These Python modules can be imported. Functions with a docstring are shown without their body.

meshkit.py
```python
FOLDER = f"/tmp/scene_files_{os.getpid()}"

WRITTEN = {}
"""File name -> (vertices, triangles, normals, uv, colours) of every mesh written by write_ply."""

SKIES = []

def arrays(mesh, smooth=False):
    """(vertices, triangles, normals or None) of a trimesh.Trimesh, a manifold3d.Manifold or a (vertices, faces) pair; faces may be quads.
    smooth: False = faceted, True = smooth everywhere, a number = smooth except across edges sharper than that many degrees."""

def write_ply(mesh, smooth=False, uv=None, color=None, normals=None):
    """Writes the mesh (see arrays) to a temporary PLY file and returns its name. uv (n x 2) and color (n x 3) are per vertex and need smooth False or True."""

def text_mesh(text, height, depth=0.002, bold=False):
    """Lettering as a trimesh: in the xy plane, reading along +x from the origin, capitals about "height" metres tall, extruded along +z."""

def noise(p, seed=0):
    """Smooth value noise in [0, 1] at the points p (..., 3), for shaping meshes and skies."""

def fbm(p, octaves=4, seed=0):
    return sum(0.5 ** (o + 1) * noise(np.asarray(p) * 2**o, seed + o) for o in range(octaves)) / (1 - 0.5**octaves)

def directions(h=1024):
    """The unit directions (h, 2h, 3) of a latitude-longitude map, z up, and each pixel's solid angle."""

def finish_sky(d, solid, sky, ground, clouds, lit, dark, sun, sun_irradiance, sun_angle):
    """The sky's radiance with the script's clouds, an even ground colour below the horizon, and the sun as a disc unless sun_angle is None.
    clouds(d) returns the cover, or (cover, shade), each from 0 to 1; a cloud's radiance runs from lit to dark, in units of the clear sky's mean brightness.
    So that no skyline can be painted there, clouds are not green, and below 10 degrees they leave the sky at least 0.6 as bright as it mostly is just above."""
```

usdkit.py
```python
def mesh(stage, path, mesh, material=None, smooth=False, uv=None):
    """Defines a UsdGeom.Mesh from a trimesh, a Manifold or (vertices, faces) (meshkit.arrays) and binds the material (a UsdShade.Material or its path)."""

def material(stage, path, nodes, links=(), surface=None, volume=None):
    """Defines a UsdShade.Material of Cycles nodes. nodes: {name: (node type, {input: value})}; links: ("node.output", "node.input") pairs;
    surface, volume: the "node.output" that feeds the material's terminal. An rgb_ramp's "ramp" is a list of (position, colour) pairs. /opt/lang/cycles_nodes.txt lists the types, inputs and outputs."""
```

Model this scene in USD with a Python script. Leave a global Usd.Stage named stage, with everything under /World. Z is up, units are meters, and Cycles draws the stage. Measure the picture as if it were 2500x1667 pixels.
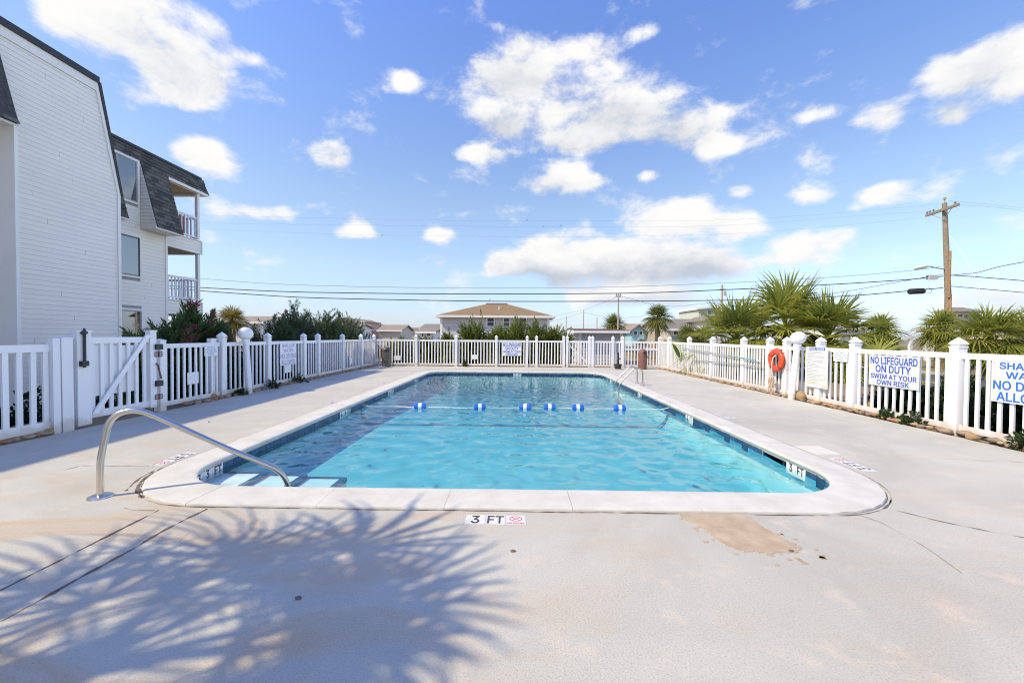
import math, numpy as np, trimesh, usdkit, meshkit
from pxr import Usd, UsdGeom, UsdLux, UsdShade, Gf, Sdf
import shapely
from shapely.geometry import Polygon, box as sbox

stage = Usd.Stage.CreateInMemory()
UsdGeom.SetStageUpAxis(stage, UsdGeom.Tokens.z)
UsdGeom.SetStageMetersPerUnit(stage, 1.0)
UsdGeom.Xform.Define(stage, '/World')
UsdGeom.Scope.Define(stage, '/World/Looks')
rng = np.random.default_rng(7)

# ------------------------------------------------------------------ camera
F, PITCH, ROLL, YAW, SHIFT, EYE = 967.06, .02, .0083, -.0115, 5.77, 1.397
def ray(px, py):
    """Direction of the photograph's pixel (2500 x 1667) in the world."""
    X = px - 1250; Y = py - 833.5 - SHIFT
    c, s = math.cos(ROLL), math.sin(ROLL)
    x = (X * c + Y * s) / F; u = -(-X * s + Y * c) / F
    c, s = math.cos(PITCH), math.sin(PITCH)
    y = c + u * s; z = -s + u * c
    c, s = math.cos(YAW), math.sin(YAW)
    return np.array([x * c + y * s, -x * s + y * c, z])
O = np.array([0, 0, EYE])
def G(px, py, z=0.0):
    r = ray(px, py); return O + r * ((z - EYE) / r[2])
def atY(px, py, Y):
    r = ray(px, py); return O + r * (Y / r[1])
def atX(px, py, X):
    r = ray(px, py); return O + r * (X / r[0])
def onplane(px, py, p0, n):
    r = ray(px, py); return O + r * ((np.asarray(p0, float) - O) @ np.asarray(n, float)) / (r @ np.asarray(n, float))

cam = UsdGeom.Camera.Define(stage, '/World/camera')
f_ = ray(1250, 833.5 + SHIFT); r_ = ray(1250 + F, 833.5 + SHIFT) - f_; u_ = ray(1250, 833.5 + SHIFT - F) - f_
cam.AddTransformOp().Set(Gf.Matrix4d(*[*r_, 0], *[*u_, 0], *[*(-f_), 0], 0, 0, EYE, 1))
cam.CreateHorizontalApertureAttr(36.0); cam.CreateVerticalApertureAttr(36.0 * 682 / 1024)
cam.CreateFocalLengthAttr(F / 2500 * 36)
cam.CreateVerticalApertureOffsetAttr(SHIFT / 2500 * 36)
cam.CreateClippingRangeAttr(Gf.Vec2f(.05, 3000))
cam.CreateExposureAttr(0.5)

# ------------------------------------------------------------------ sun and sky
SUNV = np.array([-.82, -.385, 1.0]); SUNV /= np.linalg.norm(SUNV)
sun = UsdLux.DistantLight.Define(stage, '/World/sun')
sun.CreateNormalizeAttr(True); sun.CreateIntensityAttr(.92); sun.CreateAngleAttr(.5)
sun.CreateColorAttr(Gf.Vec3f(1.0, .85, .575))
zx = SUNV; xx = np.cross([0, 0, 1], zx); xx /= np.linalg.norm(xx); yy = np.cross(zx, xx)
sun.AddTransformOp().Set(Gf.Matrix4d(*[*xx, 0], *[*yy, 0], *[*zx, 0], 0, 0, 20, 1))
# clouds: (x, y, half width, half height) of each puff in the photograph, in 2352-wide units, turned into azimuth and elevation
PUFFS = [(320, 50, 210, 95), (430, 140, 110, 95), (400, 215, 100, 45), (250, 30, 170, 70), (470, 350, 75, 48), (765, 355, 52, 48), (935, 185, 32, 35),
  (1190, 150, 105, 95), (1170, 260, 90, 75), (1400, 235, 160, 100), (1560, 275, 115, 70), (1640, 335, 60, 36), (1330, 300, 140, 55), (1120, 350, 75, 28), (1350, 110, 70, 42), (1480, 75, 48, 18),
  (1290, 412, 110, 34), (1560, 505, 160, 40), (1690, 532, 65, 28), (1380, 592, 250, 56, 1.25), (1240, 604, 120, 42, 1.2), (1560, 600, 110, 36, 1.1), (1870, 555, 95, 42), (1840, 590, 95, 24), (1860, 450, 55, 30), (2035, 440, 70, 32), (1705, 440, 32, 20),
  (2240, 140, 135, 90, 1.2), (2190, 255, 66, 46, 1.1), (2330, 100, 90, 70, 1.15), (2330, 190, 90, 55), (2035, 265, 60, 42), (580, 490, 100, 22), (825, 528, 52, 26), (1005, 538, 40, 26), (2290, 690, 150, 36), (1480, 672, 170, 30), (1880, 265, 44, 15), (1960, 480, 22, 12), (1150, 60, 30, 14), (560, 130, 60, 14), (1490, 400, 34, 16)]
def azel(px, py):
    r = ray(px * 2500 / 2352, py * 2500 / 2352); return math.atan2(r[0], r[1]), math.atan2(r[2], math.hypot(r[0], r[1]))
AZ0, AZ1, EL0, EL1 = math.radians(-62), math.radians(62), math.radians(-4), math.radians(62)
def cloud_tables(rank=24):
    """where the clouds lie, as a sum of products of a function of azimuth and a function of elevation"""
    from scipy.ndimage import gaussian_filter
    az = np.linspace(AZ0, AZ1, 256); el = np.linspace(EL0, EL1, 256); A, E_ = np.meshgrid(az, el)
    m = np.zeros_like(A); sh = np.zeros_like(A)
    r = np.random.default_rng(11); heap = []
    for q in PUFFS:
        px, py, rx, ry = q[:4]; k = q[4] if len(q) > 4 else 1.0
        heap.append((px, py + ry * .12, rx * .8, ry * .72, k))
        for j in range(7 if rx > 60 else 4):
            u = r.uniform(-.85, .85); sz = r.uniform(.32, .6) * (1 - .3 * abs(u)); heap.append((px + u * rx, py + ry * (.25 - (1 - abs(u)) * r.uniform(-.1, .95)), rx * sz, max(ry, rx * .45) * sz, k * r.uniform(.7, 1.05)))
    for px, py, rx, ry, k in heap:
        a0, e0 = azel(px, py); aw = (azel(px + rx, py)[0] - azel(px - rx, py)[0]) / 2; eh = (azel(px, py - ry)[1] - azel(px, py + ry)[1]) / 2
        d = np.hypot((A - a0) / aw, (E_ - e0) / eh); v = np.clip(1.55 - d, 0, 1.1) * k
        sh = np.where(v > m, np.clip(.45 - .8 * (E_ - e0) / eh, 0, 1.2) * np.clip(eh / .05, .15, 1), sh); m = np.maximum(m, v)
    m = gaussian_filter(m, (1.2, 1.2)); sh = gaussian_filter(sh * (m > .02), (3, 3))
    out = []
    for im, rk in ((m, rank), (sh, 6)):
        U, S, V = np.linalg.svd(im); out.append((U[:, :rk] * np.sqrt(S[:rk]), (V[:rk].T * np.sqrt(S[:rk])), rk))
    return out
def sky_material():
    n = {'geo': ('geometry', {}), 'nrm': ('vector_math', {'math_type': 'normalize'}), 'sep': ('separate_xyz', {}),
         'az': ('math', {'math_type': 'arctan2'}), 'el': ('math', {'math_type': 'arcsine'}),
         'pp': ('math', {'math_type': 'pingpong', 'value2': AZ1 - AZ0}), 'az1': ('math', {'math_type': 'subtract', 'value2': AZ0}), 'an': ('math', {'math_type': 'divide', 'value2': AZ1 - AZ0}),
         'en': ('map_range', {'from_min': EL0, 'from_max': EL1, 'to_min': 0., 'to_max': 1., 'clamp': True}),
         'sky': ('sky_texture', {'sky_type': 'single_scattering', 'sun_disc': False, 'sun_elevation': math.asin(SUNV[2]), 'sun_rotation': math.atan2(SUNV[0], SUNV[1]), 'altitude': 0.0, 'air_density': 1.0, 'aerosol_density': .6, 'ozone_density': 2.0}),
         'tr': ('rgb_ramp', {'ramp': [(0, (.60, .70, 1.05)), (.06, (.60, .70, 1.05)), (.10, (.70, .72, .90)), (.2, (.98, .92, .92)), (.33, (1.10, 1.03, 1.0)), (.5, (1.0, 1.04, 1.24)), (.8, (.84, 1.0, 1.55)), (1, (.78, .95, 1.6))]}),
         'tint': ('mix', {'mix_type': 'multiply', 'fac': 1.0}), 'bg': ('background_shader', {'strength': .15})}
    l = [('geo.position', 'nrm.vector1'), ('nrm.vector', 'sep.vector'), ('sep.x', 'az.value1'), ('sep.y', 'az.value2'), ('sep.z', 'el.value1'), ('az.value', 'az1.value1'), ('az1.value', 'pp.value1'), ('pp.value', 'an.value1'), ('el.value', 'en.value'), ('sky.color', 'tint.color1'), ('en.result', 'tr.fac'), ('tr.color', 'tint.color2')]
    sums = []
    for t, (U, V, rk) in enumerate(cloud_tables()):
        last = None
        for i in range(0, rk, 3):
            a, b = f'e{t}_{i}', f'a{t}_{i}'
            n[a] = ('rgb_ramp', {'ramp': [(q, tuple(map(float, c))) for q, c in zip(np.linspace(0, 1, 256), U[:, i:i + 3])]}); n[b] = ('rgb_ramp', {'ramp': [(q, tuple(map(float, c))) for q, c in zip(np.linspace(0, 1, 256), V[:, i:i + 3])]})
            n[f'd{t}_{i}'] = ('vector_math', {'math_type': 'dot_product'}); l += [('en.result', a + '.fac'), ('an.value', b + '.fac'), (a + '.color', f'd{t}_{i}.vector1'), (b + '.color', f'd{t}_{i}.vector2')]
            if last is None: last = f'd{t}_{i}.value'
            else: n[f's{t}_{i}'] = ('math', {'math_type': 'add'}); l += [(last, f's{t}_{i}.value1'), (f'd{t}_{i}.value', f's{t}_{i}.value2')]; last = f's{t}_{i}.value'
        sums.append(last)
    # billows and wisps break the outlines
    n['st'] = ('mapping', {'mapping_type': 'point', 'scale': (1.0, 1.0, 1.7)}); n['nz'] = ('noise_texture', {'scale': 8.5, 'detail': 8.0, 'roughness': .62, 'distortion': .15})
    n['nd'] = ('math', {'math_type': 'multiply_add', 'value2': 3.1, 'value3': -1.77}); n['den'] = ('math', {'math_type': 'add'})
    n['cov'] = ('map_range', {'range_type': 'smoothstep', 'from_min': -.08, 'from_max': .75, 'to_min': 0.0, 'to_max': 1.0})
    l += [('nrm.vector', 'st.vector'), ('st.vector', 'nz.vector'), ('nz.fac', 'nd.value1'), (sums[0], 'den.value1'), ('nd.value', 'den.value2'), ('den.value', 'cov.value')]
    # grey undersides, mottled
    n['sn'] = ('math', {'math_type': 'multiply_add', 'value2': -1.6, 'value3': .8}); n['sa'] = ('math', {'math_type': 'add'}); n['sh'] = ('map_range', {'range_type': 'smoothstep', 'from_min': .02, 'from_max': 1.05, 'to_min': 0.0, 'to_max': 1.0})
    n['ccol'] = ('mix', {'mix_type': 'mix', 'color1': (4.7, 4.66, 4.62), 'color2': (2.5, 2.75, 3.2)})
    l += [('nz.fac', 'sn.value1'), (sums[1], 'sa.value1'), ('sn.value', 'sa.value2'), ('sa.value', 'sh.value'), ('sh.result', 'ccol.fac')]
    n['mixc'] = ('mix', {'mix_type': 'mix'}); l += [('cov.result', 'mixc.fac'), ('tint.color', 'mixc.color1'), ('ccol.color', 'mixc.color2'), ('mixc.color', 'bg.color')]
    return usdkit.material(stage, '/World/Looks/sky', n, l, surface='bg.background')
dome = UsdLux.DomeLight.Define(stage, '/World/sky')
UsdShade.MaterialBindingAPI.Apply(dome.GetPrim()).Bind(sky_material())
dome.GetPrim().SetCustomDataByKey('kind', 'structure')

# ------------------------------------------------------------------ helpers
NAMES = {}
def numbered(parent, name):
    k = (parent, name); i = NAMES.get(k, -1) + 1; NAMES[k] = i
    return name if i == 0 else f'{name}_{i:03d}'
LOC = {}
def tag(prim, label=None, cat=None, group=None, kind=None):
    for k, v in (('label', label), ('category', cat), ('group', group), ('kind', kind)):
        if v: prim.SetCustomDataByKey(k, v)
def thing(name, label=None, cat=None, loc=(0, 0, 0), group=None, kind=None):
    p = '/World/' + numbered('/World', name)
    x = UsdGeom.Xform.Define(stage, p); loc = tuple(float(c) for c in loc)
    x.AddTranslateOp().Set(Gf.Vec3d(*loc)); LOC[p] = np.array(loc)
    tag(x.GetPrim(), label, cat, group, kind)
    return p
class MB:
    def __init__(s): s.v = []; s.f = []; s.n = 0
    def add(s, v, f):
        v = np.asarray(v, float); f = np.asarray(f, int)
        if f.shape[1] == 4: f = np.vstack([f[:, [0, 1, 2]], f[:, [0, 2, 3]]])
        s.v.append(v); s.f.append(f + s.n); s.n += len(v); return s
    def tm(s, m): return s.add(m.vertices, m.faces)
    def box(s, x0, x1, y0, y1, z0, z1):
        v = [(x, y, z) for x in (x0, x1) for y in (y0, y1) for z in (z0, z1)]
        return s.add(v, [(0, 1, 3, 2), (4, 6, 7, 5), (0, 4, 5, 1), (2, 3, 7, 6), (0, 2, 6, 4), (1, 5, 7, 3)])
    def hexa(s, a, b):
        """solid between two quads a and b (same winding, 4 corners each)"""
        return s.add(list(a) + list(b), [(0, 3, 2, 1), (4, 5, 6, 7), (0, 1, 5, 4), (1, 2, 6, 5), (2, 3, 7, 6), (3, 0, 4, 7)])
    def loft(s, rings, close=True, caps=True):
        """rings: list of (n,3) arrays"""
        n = len(rings[0]); v = np.vstack(rings); f = []
        for i in range(len(rings) - 1):
            for j in range(n if close else n - 1):
                k = (j + 1) % n; f.append((i * n + j, i * n + k, (i + 1) * n + k, (i + 1) * n + j))
        s.add(v, f)
        if caps and close:
            for ring, flip in ((rings[0], 1), (rings[-1], 0)):
                c = np.mean(ring, 0); vv = np.vstack([ring, c]); t = [(j, (j + 1) % n, n) for j in range(n)]
                s.add(vv, [q[::-1] for q in t] if flip else t)
        return s
    def tube(s, pts, r, n=8, caps=True):
        pts = np.asarray(pts, float); r = np.broadcast_to(r, len(pts)); t = np.gradient(pts, axis=0); t /= np.linalg.norm(t, axis=1)[:, None] + 1e-12
        up = np.array([0, 0, 1.]) if abs(t[0][2]) < .9 else np.array([1., 0, 0]); a = np.cross(t[0], up); a /= np.linalg.norm(a); rings = []
        th = np.linspace(0, 2 * np.pi, n, endpoint=False)
        for p, d, q in zip(pts, t, r):
            a = a - d * (a @ d); a /= np.linalg.norm(a) + 1e-12; b = np.cross(d, a)
            rings.append(p + q * (np.cos(th)[:, None] * a + np.sin(th)[:, None] * b))
        return s.loft(rings, True, caps)
    def lathe(s, prof, c=(0, 0, 0), n=24):
        th = np.linspace(0, 2 * np.pi, n, endpoint=False)
        return s.loft([np.stack([c[0] + max(r, 1e-4) * np.cos(th), c[1] + max(r, 1e-4) * np.sin(th), np.full(n, c[2] + z)], 1) for r, z in prof])
    def poly(s, pg, z0, z1):
        for g in getattr(pg, 'geoms', [pg]):
            m = trimesh.creation.extrude_polygon(g, z1 - z0, engine='earcut'); m.apply_translation([0, 0, z0]); s.tm(m)
        return s
    def arr(s): return np.vstack(s.v), np.vstack(s.f)
def part(parent, name, mb, m, smooth=False, label=None, kind=None):
    v, f = mb.arr() if isinstance(mb, MB) else mb
    root = '/'.join(parent.split('/')[:3]); p = parent + '/' + numbered(parent, name)
    g = usdkit.mesh(stage, p, (np.asarray(v, float) - LOC.get(root, 0), f), m, smooth)
    tag(g.GetPrim(), label, kind=kind)
    return p
def solo(name, label, cat, mb, m, smooth=False, group=None, kind=None, loc=None):
    v, f = mb.arr() if isinstance(mb, MB) else mb
    p = '/World/' + numbered('/World', name); loc = np.array(loc if loc is not None else [0, 0, 0], float)
    g = usdkit.mesh(stage, p, (np.asarray(v, float) - loc, f), m, smooth); LOC[p] = loc
    if np.any(loc): UsdGeom.Xformable(g).AddTranslateOp().Set(Gf.Vec3d(*map(float, loc)))
    tag(g.GetPrim(), label, cat, group, kind); return p
def mat(name, col, rough=.6, var=0., scale=4., bump=0., bscale=60., metal=0., spec=.5, detail=4., col2=None, coat=0., dist=.01, isl=0.):
    col = np.array(col, float); p = {'roughness': rough, 'metallic': metal, 'specular_ior_level': spec, 'base_color': tuple(col), 'coat_weight': coat}
    n = {'p': ('principled_bsdf', p)}; l = []
    if var or col2 is not None or bump: n['g'] = ('geometry', {})
    if var or col2 is not None:
        a, b = (np.clip(col * (1 - var), 0, 1), np.clip(col * (1 + var), 0, 1)) if col2 is None else (col, np.array(col2))
        n['n'] = ('noise_texture', {'scale': scale, 'detail': detail, 'roughness': .6}); n['r'] = ('rgb_ramp', {'ramp': [(.3, tuple(a)), (.7, tuple(b))]})
        l += [('g.position', 'n.vector'), ('n.fac', 'r.fac')]
        if isl:
            n['iv'] = ('map_range', {'from_min': 0., 'from_max': 1., 'to_min': 1 - isl, 'to_max': 1 + isl}); n['im'] = ('vector_math', {'math_type': 'scale'})
            l += [('g.random_per_island', 'iv.value'), ('r.color', 'im.vector1'), ('iv.result', 'im.scale'), ('im.vector', 'p.base_color')]
        else: l += [('r.color', 'p.base_color')]
    if bump:
        n['bn'] = ('noise_texture', {'scale': bscale, 'detail': 5., 'roughness': .6}); n['b'] = ('bump', {'strength': bump, 'distance': dist})
        l += [('g.position', 'bn.vector'), ('bn.fac', 'b.height'), ('b.normal', 'p.normal')]
    return usdkit.material(stage, '/World/Looks/' + name, n, l, surface='p.BSDF')
def leafmat(name, ramp, rough=.45, trans=.35, scale=1.6):
    n = {'g': ('geometry', {}), 'n': ('noise_texture', {'scale': scale, 'detail': 3.}), 'a': ('math', {'math_type': 'multiply_add', 'value2': .55}),
         'b': ('math', {'math_type': 'multiply', 'value2': .45}), 'r': ('rgb_ramp', {'ramp': ramp}), 'p': ('principled_bsdf', {'roughness': rough, 'specular_ior_level': .4}),
         't': ('translucent_bsdf', {}), 'm': ('mix_closure', {'fac': trans})}
    l = [('g.position', 'n.vector'), ('g.random_per_island', 'b.value1'), ('n.fac', 'a.value1'), ('b.value', 'a.value3'), ('a.value', 'r.fac'), ('r.color', 'p.base_color'), ('r.color', 't.color'), ('p.BSDF', 'm.closure1'), ('t.BSDF', 'm.closure2')]
    return usdkit.material(stage, '/World/Looks/' + name, n, l, surface='m.closure')
def pane_mat(name, tint=(.9, .93, .95), see=.55, rough=.02):
    n = {'f': ('fresnel', {'IOR': 1.5}), 'k': ('math', {'math_type': 'multiply_add', 'value2': 2.2, 'value3': .2, 'use_clamp': True}), 't': ('transparent_bsdf', {'color': tint}), 'g': ('glossy_bsdf', {'roughness': rough, 'color': (.95, .95, .95)}), 'm': ('mix_closure', {})}
    return usdkit.material(stage, '/World/Looks/' + name, n, [('f.fac', 'k.value1'), ('k.value', 'm.fac'), ('t.BSDF', 'm.closure1'), ('g.BSDF', 'm.closure2')], surface='m.closure')
def lettering(lines, c, right, up, n, depth=.002):
    """lines: (text, capital height, width or None, dx, dy); each line centred on c + right*dx + up*dy"""
    m = MB(); right, up, n, c = (np.asarray(q, float) for q in (right, up, n, c))
    for text, h, w, dx, dy in lines:
        t = meshkit.text_mesh(text, h, depth, bold=True); b = t.bounds; v = t.vertices - [(b[0][0] + b[1][0]) / 2, h / 2, 0]
        if w: v[:, 0] *= w / (b[1][0] - b[0][0])
        m.add(c + np.outer(v[:, 0] + dx, right) + np.outer(v[:, 1] + dy, up) + np.outer(v[:, 2], n), t.faces)
    return m

# ------------------------------------------------------------------ materials
def vinyl_material():
    n = {'g': ('geometry', {}), 'sp': ('separate_xyz', {}), 'n': ('noise_texture', {'scale': 5., 'detail': 6., 'roughness': .65}), 'zz': ('map_range', {'range_type': 'smoothstep', 'from_min': .30, 'from_max': .0, 'to_min': -.12, 'to_max': .42}),
         'a': ('math', {'math_type': 'add'}), 'm': ('map_range', {'range_type': 'smoothstep', 'from_min': .52, 'from_max': .85, 'to_min': 0., 'to_max': .6}), 'c': ('mix', {'mix_type': 'mix', 'color1': (.79, .79, .785), 'color2': (.52, .46, .37)}),
         'iv': ('map_range', {'from_min': 0., 'from_max': 1., 'to_min': .95, 'to_max': 1.02}), 'im': ('vector_math', {'math_type': 'scale'}), 'oi': ('object_info', {}), 'p': ('principled_bsdf', {'roughness': .42, 'specular_ior_level': .4}), 'b': ('bump', {'strength': .05, 'distance': .01})}
    l = [('g.position', 'sp.vector'), ('g.position', 'n.vector'), ('sp.z', 'zz.value'), ('n.fac', 'a.value1'), ('zz.result', 'a.value2'), ('a.value', 'm.value'), ('m.result', 'c.fac'), ('oi.random', 'iv.value'), ('c.color', 'im.vector1'), ('iv.result', 'im.scale'), ('im.vector', 'p.base_color'), ('n.fac', 'b.height'), ('b.normal', 'p.normal')]
    return usdkit.material(stage, '/World/Looks/white_vinyl', n, l, surface='p.BSDF')
vinyl = vinyl_material()
vinyl_dirty = mat('white_vinyl_weathered', (.76, .76, .75), .5, .06, 2.5, bump=.08, bscale=30)
siding_m = [mat(f'vinyl_siding_{i}', c, .55, .025, .9, bump=.05, bscale=40) for i, c in enumerate([(.84, .785, .69), (.825, .775, .685), (.85, .79, .69)])]
trim_m = mat('white_trim', (.82, .78, .72), .5, .03, 2.)
under_m = mat('dark_gap', (.34, .33, .32), .9)
shingle_m = [mat(f'shingle_{i}', c, .95, .28, 14., bump=.5, bscale=220, spec=.15) for i, c in enumerate([(.105, .105, .09), (.072, .07, .064), (.14, .135, .115), (.09, .082, .07)])]
fascia_m = mat('black_fascia', (.03, .028, .032), .55, .1, 3)
steel = mat('brushed_steel', (.62, .58, .52), .24, .06, 9., metal=1., bump=.06, bscale=200, dist=.001)
black_pl = mat('black_plastic', (.022, .022, .024), .45, .15, 6)
rust = mat('rusty_iron', (.06, .045, .04), .75, .0, 40., col2=(.24, .11, .05))
sign_w = mat('sign_white', (.74, .75, .76), .4, .02, 3); sign_grey = mat('sign_faded', (.62, .64, .63), .45, .03, 4)
ink_blue = mat('ink_blue', (.035, .09, .42), .45); ink_pale = mat('ink_pale_blue', (.30, .38, .55), .5); ink_grey = mat('ink_faded_violet', (.36, .36, .50), .5); ink_red = mat('ink_red', (.55, .05, .06), .5); ink_black = mat('ink_black', (.05, .05, .055), .5, .3, 60); ink_yellow = mat('ink_yellow', (.75, .5, .08), .5); ink_white = mat('ink_white', (.8, .8, .8), .5)
wood_grey = mat('weathered_pole_wood', (.26, .21, .155), .85, .25, 7., bump=.3, bscale=40)
glass_dark = pane_mat('window_glass', (.97, .98, .98))

# ------------------------------------------------------------------ deck and pool
XL, XR, YN, YF, RAD = -3.28, 3.19, 3.52, 15.25, .7
def rrect(off, n=16, z=None):
    """rounded rectangle of the pool's inner edge, grown by off; counter-clockwise from the left side's near end"""
    r = RAD + off; c = [(XL + RAD, YN + RAD, math.pi), (XR - RAD, YN + RAD, 1.5 * math.pi), (XR - RAD, YF - RAD, 0), (XL + RAD, YF - RAD, .5 * math.pi)]
    pts = [(cx + r * math.cos(a0 + k / n * math.pi / 2), cy + r * math.sin(a0 + k / n * math.pi / 2)) for cx, cy, a0 in c for k in range(n + 1)]
    return np.array(pts)
def deck_material():
    n = {'g': ('geometry', {}), 'sp': ('separate_xyz', {}),
         'big': ('noise_texture', {'scale': .55, 'detail': 5., 'roughness': .62, 'distortion': .6}), 'bigr': ('rgb_ramp', {'ramp': [(.30, (.405, .394, .340)), (.70, (.540, .528, .462))]}),
         'mid': ('noise_texture', {'scale': 3.2, 'detail': 7., 'roughness': .65}), 'midr': ('map_range', {'range_type': 'smoothstep', 'from_min': .54, 'from_max': .68, 'to_min': 0., 'to_max': .6}),
         'm1': ('mix', {'mix_type': 'mix', 'color2': (.60, .51, .41)}),
         # tan bleeding stains, mostly on the worn near side of the deck
         'mp': ('mapping', {'mapping_type': 'point', 'scale': (.55, 1.5, 1.)}), 'st': ('noise_texture', {'scale': 1.5, 'detail': 8., 'roughness': .66, 'distortion': .8}), 'str': ('map_range', {'range_type': 'smoothstep', 'from_min': .42, 'from_max': .72, 'to_min': 0., 'to_max': .85}),
         'xm': ('map_range', {'range_type': 'smoothstep', 'from_min': 1.6, 'from_max': -2.2, 'to_min': .30, 'to_max': 1.}), 'ym': ('map_range', {'range_type': 'smoothstep', 'from_min': 6.5, 'from_max': 3.2, 'to_min': .12, 'to_max': 1.}),
         'xy': ('math', {'math_type': 'multiply'}), 'sf': ('math', {'math_type': 'multiply'}), 'm2': ('mix', {'mix_type': 'mix', 'color2': (.50, .36, .22)}),
         # grain
         'fine': ('noise_texture', {'scale': 110., 'detail': 4., 'roughness': .7}), 'finer': ('rgb_ramp', {'ramp': [(.3, (.70, .70, .70)), (.48, (.98, .98, .98)), (.75, (1.10, 1.10, 1.10))]}), 'm3': ('mix', {'mix_type': 'multiply', 'fac': 1.}),
         'spk': ('noise_texture', {'scale': 34., 'detail': 3., 'roughness': .7}), 'spkr': ('map_range', {'range_type': 'smoothstep', 'from_min': .73, 'from_max': .8, 'to_min': 0., 'to_max': .5}), 'm4': ('mix', {'mix_type': 'mix', 'color2': (.3, .25, .2)}),
         'rs': ('noise_texture', {'scale': 1.15, 'detail': 3., 'roughness': .5}), 'rsr': ('map_range', {'range_type': 'smoothstep', 'from_min': .755, 'from_max': .80, 'to_min': 0., 'to_max': .75}), 'm5': ('mix', {'mix_type': 'mix', 'color2': (.56, .30, .08)}),
         'b': ('bump', {'strength': .6, 'distance': .005}), 'b2': ('bump', {'strength': .14, 'distance': .02}), 'p': ('principled_bsdf', {'roughness': .72, 'specular_ior_level': .35})}
    l = [('g.position', 'sp.vector'), ('g.position', 'big.vector'), ('big.fac', 'bigr.fac'), ('g.position', 'mid.vector'), ('mid.fac', 'midr.value'), ('bigr.color', 'm1.color1'), ('midr.result', 'm1.fac'),
         ('g.position', 'mp.vector'), ('mp.vector', 'st.vector'), ('st.fac', 'str.value'), ('sp.x', 'xm.value'), ('sp.y', 'ym.value'), ('xm.result', 'xy.value1'), ('ym.result', 'xy.value2'), ('xy.value', 'sf.value1'), ('str.result', 'sf.value2'), ('m1.color', 'm2.color1'), ('sf.value', 'm2.fac'),
         ('g.position', 'fine.vector'), ('fine.fac', 'finer.fac'), ('m2.color', 'm3.color1'), ('finer.color', 'm3.color2'), ('g.position', 'spk.vector'), ('spk.fac', 'spkr.value'), ('m3.color', 'm4.color1'), ('spkr.result', 'm4.fac'),
         ('g.position', 'rs.vector'), ('rs.fac', 'rsr.value'), ('m4.color', 'm5.color1'), ('rsr.result', 'm5.fac'), ('m5.color', 'p.base_color'),
         ('fine.fac', 'b.height'), ('mid.fac', 'b2.height'), ('b.normal', 'b2.normal'), ('b2.normal', 'p.normal')]
    return usdkit.material(stage, '/World/Looks/painted_concrete', n, l, surface='p.BSDF')
deck_m = deck_material()
deck = thing('pool_deck', kind='structure')
DX0, DX1, DY0, DY1 = -6.3, 6.34, -4.0, 18.0
part(deck, 'slab', MB().poly(Polygon([(DX0, DY0), (DX1, DY0), (DX1, DY1), (DX0, DY1)], [rrect(.372)]), -.14, 0.), deck_m)
patch_m = mat('bare_concrete', (.36, .27, .175), .95, .0, 7., bump=.5, bscale=120, col2=(.50, .40, .285), detail=9)
pp = [(1.30, 3.135), (1.50, 3.138), (1.82, 3.136), (1.84, 3.0), (1.83, 2.93), (1.86, 2.86), (1.86, 2.79), (1.89, 2.70), (1.90, 2.63), (1.84, 2.575), (1.75, 2.58), (1.66, 2.555), (1.55, 2.575), (1.47, 2.60), (1.42, 2.66), (1.40, 2.75), (1.39, 2.82), (1.37, 2.9), (1.33, 3.0), (1.29, 3.07)]
jp = []
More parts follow.
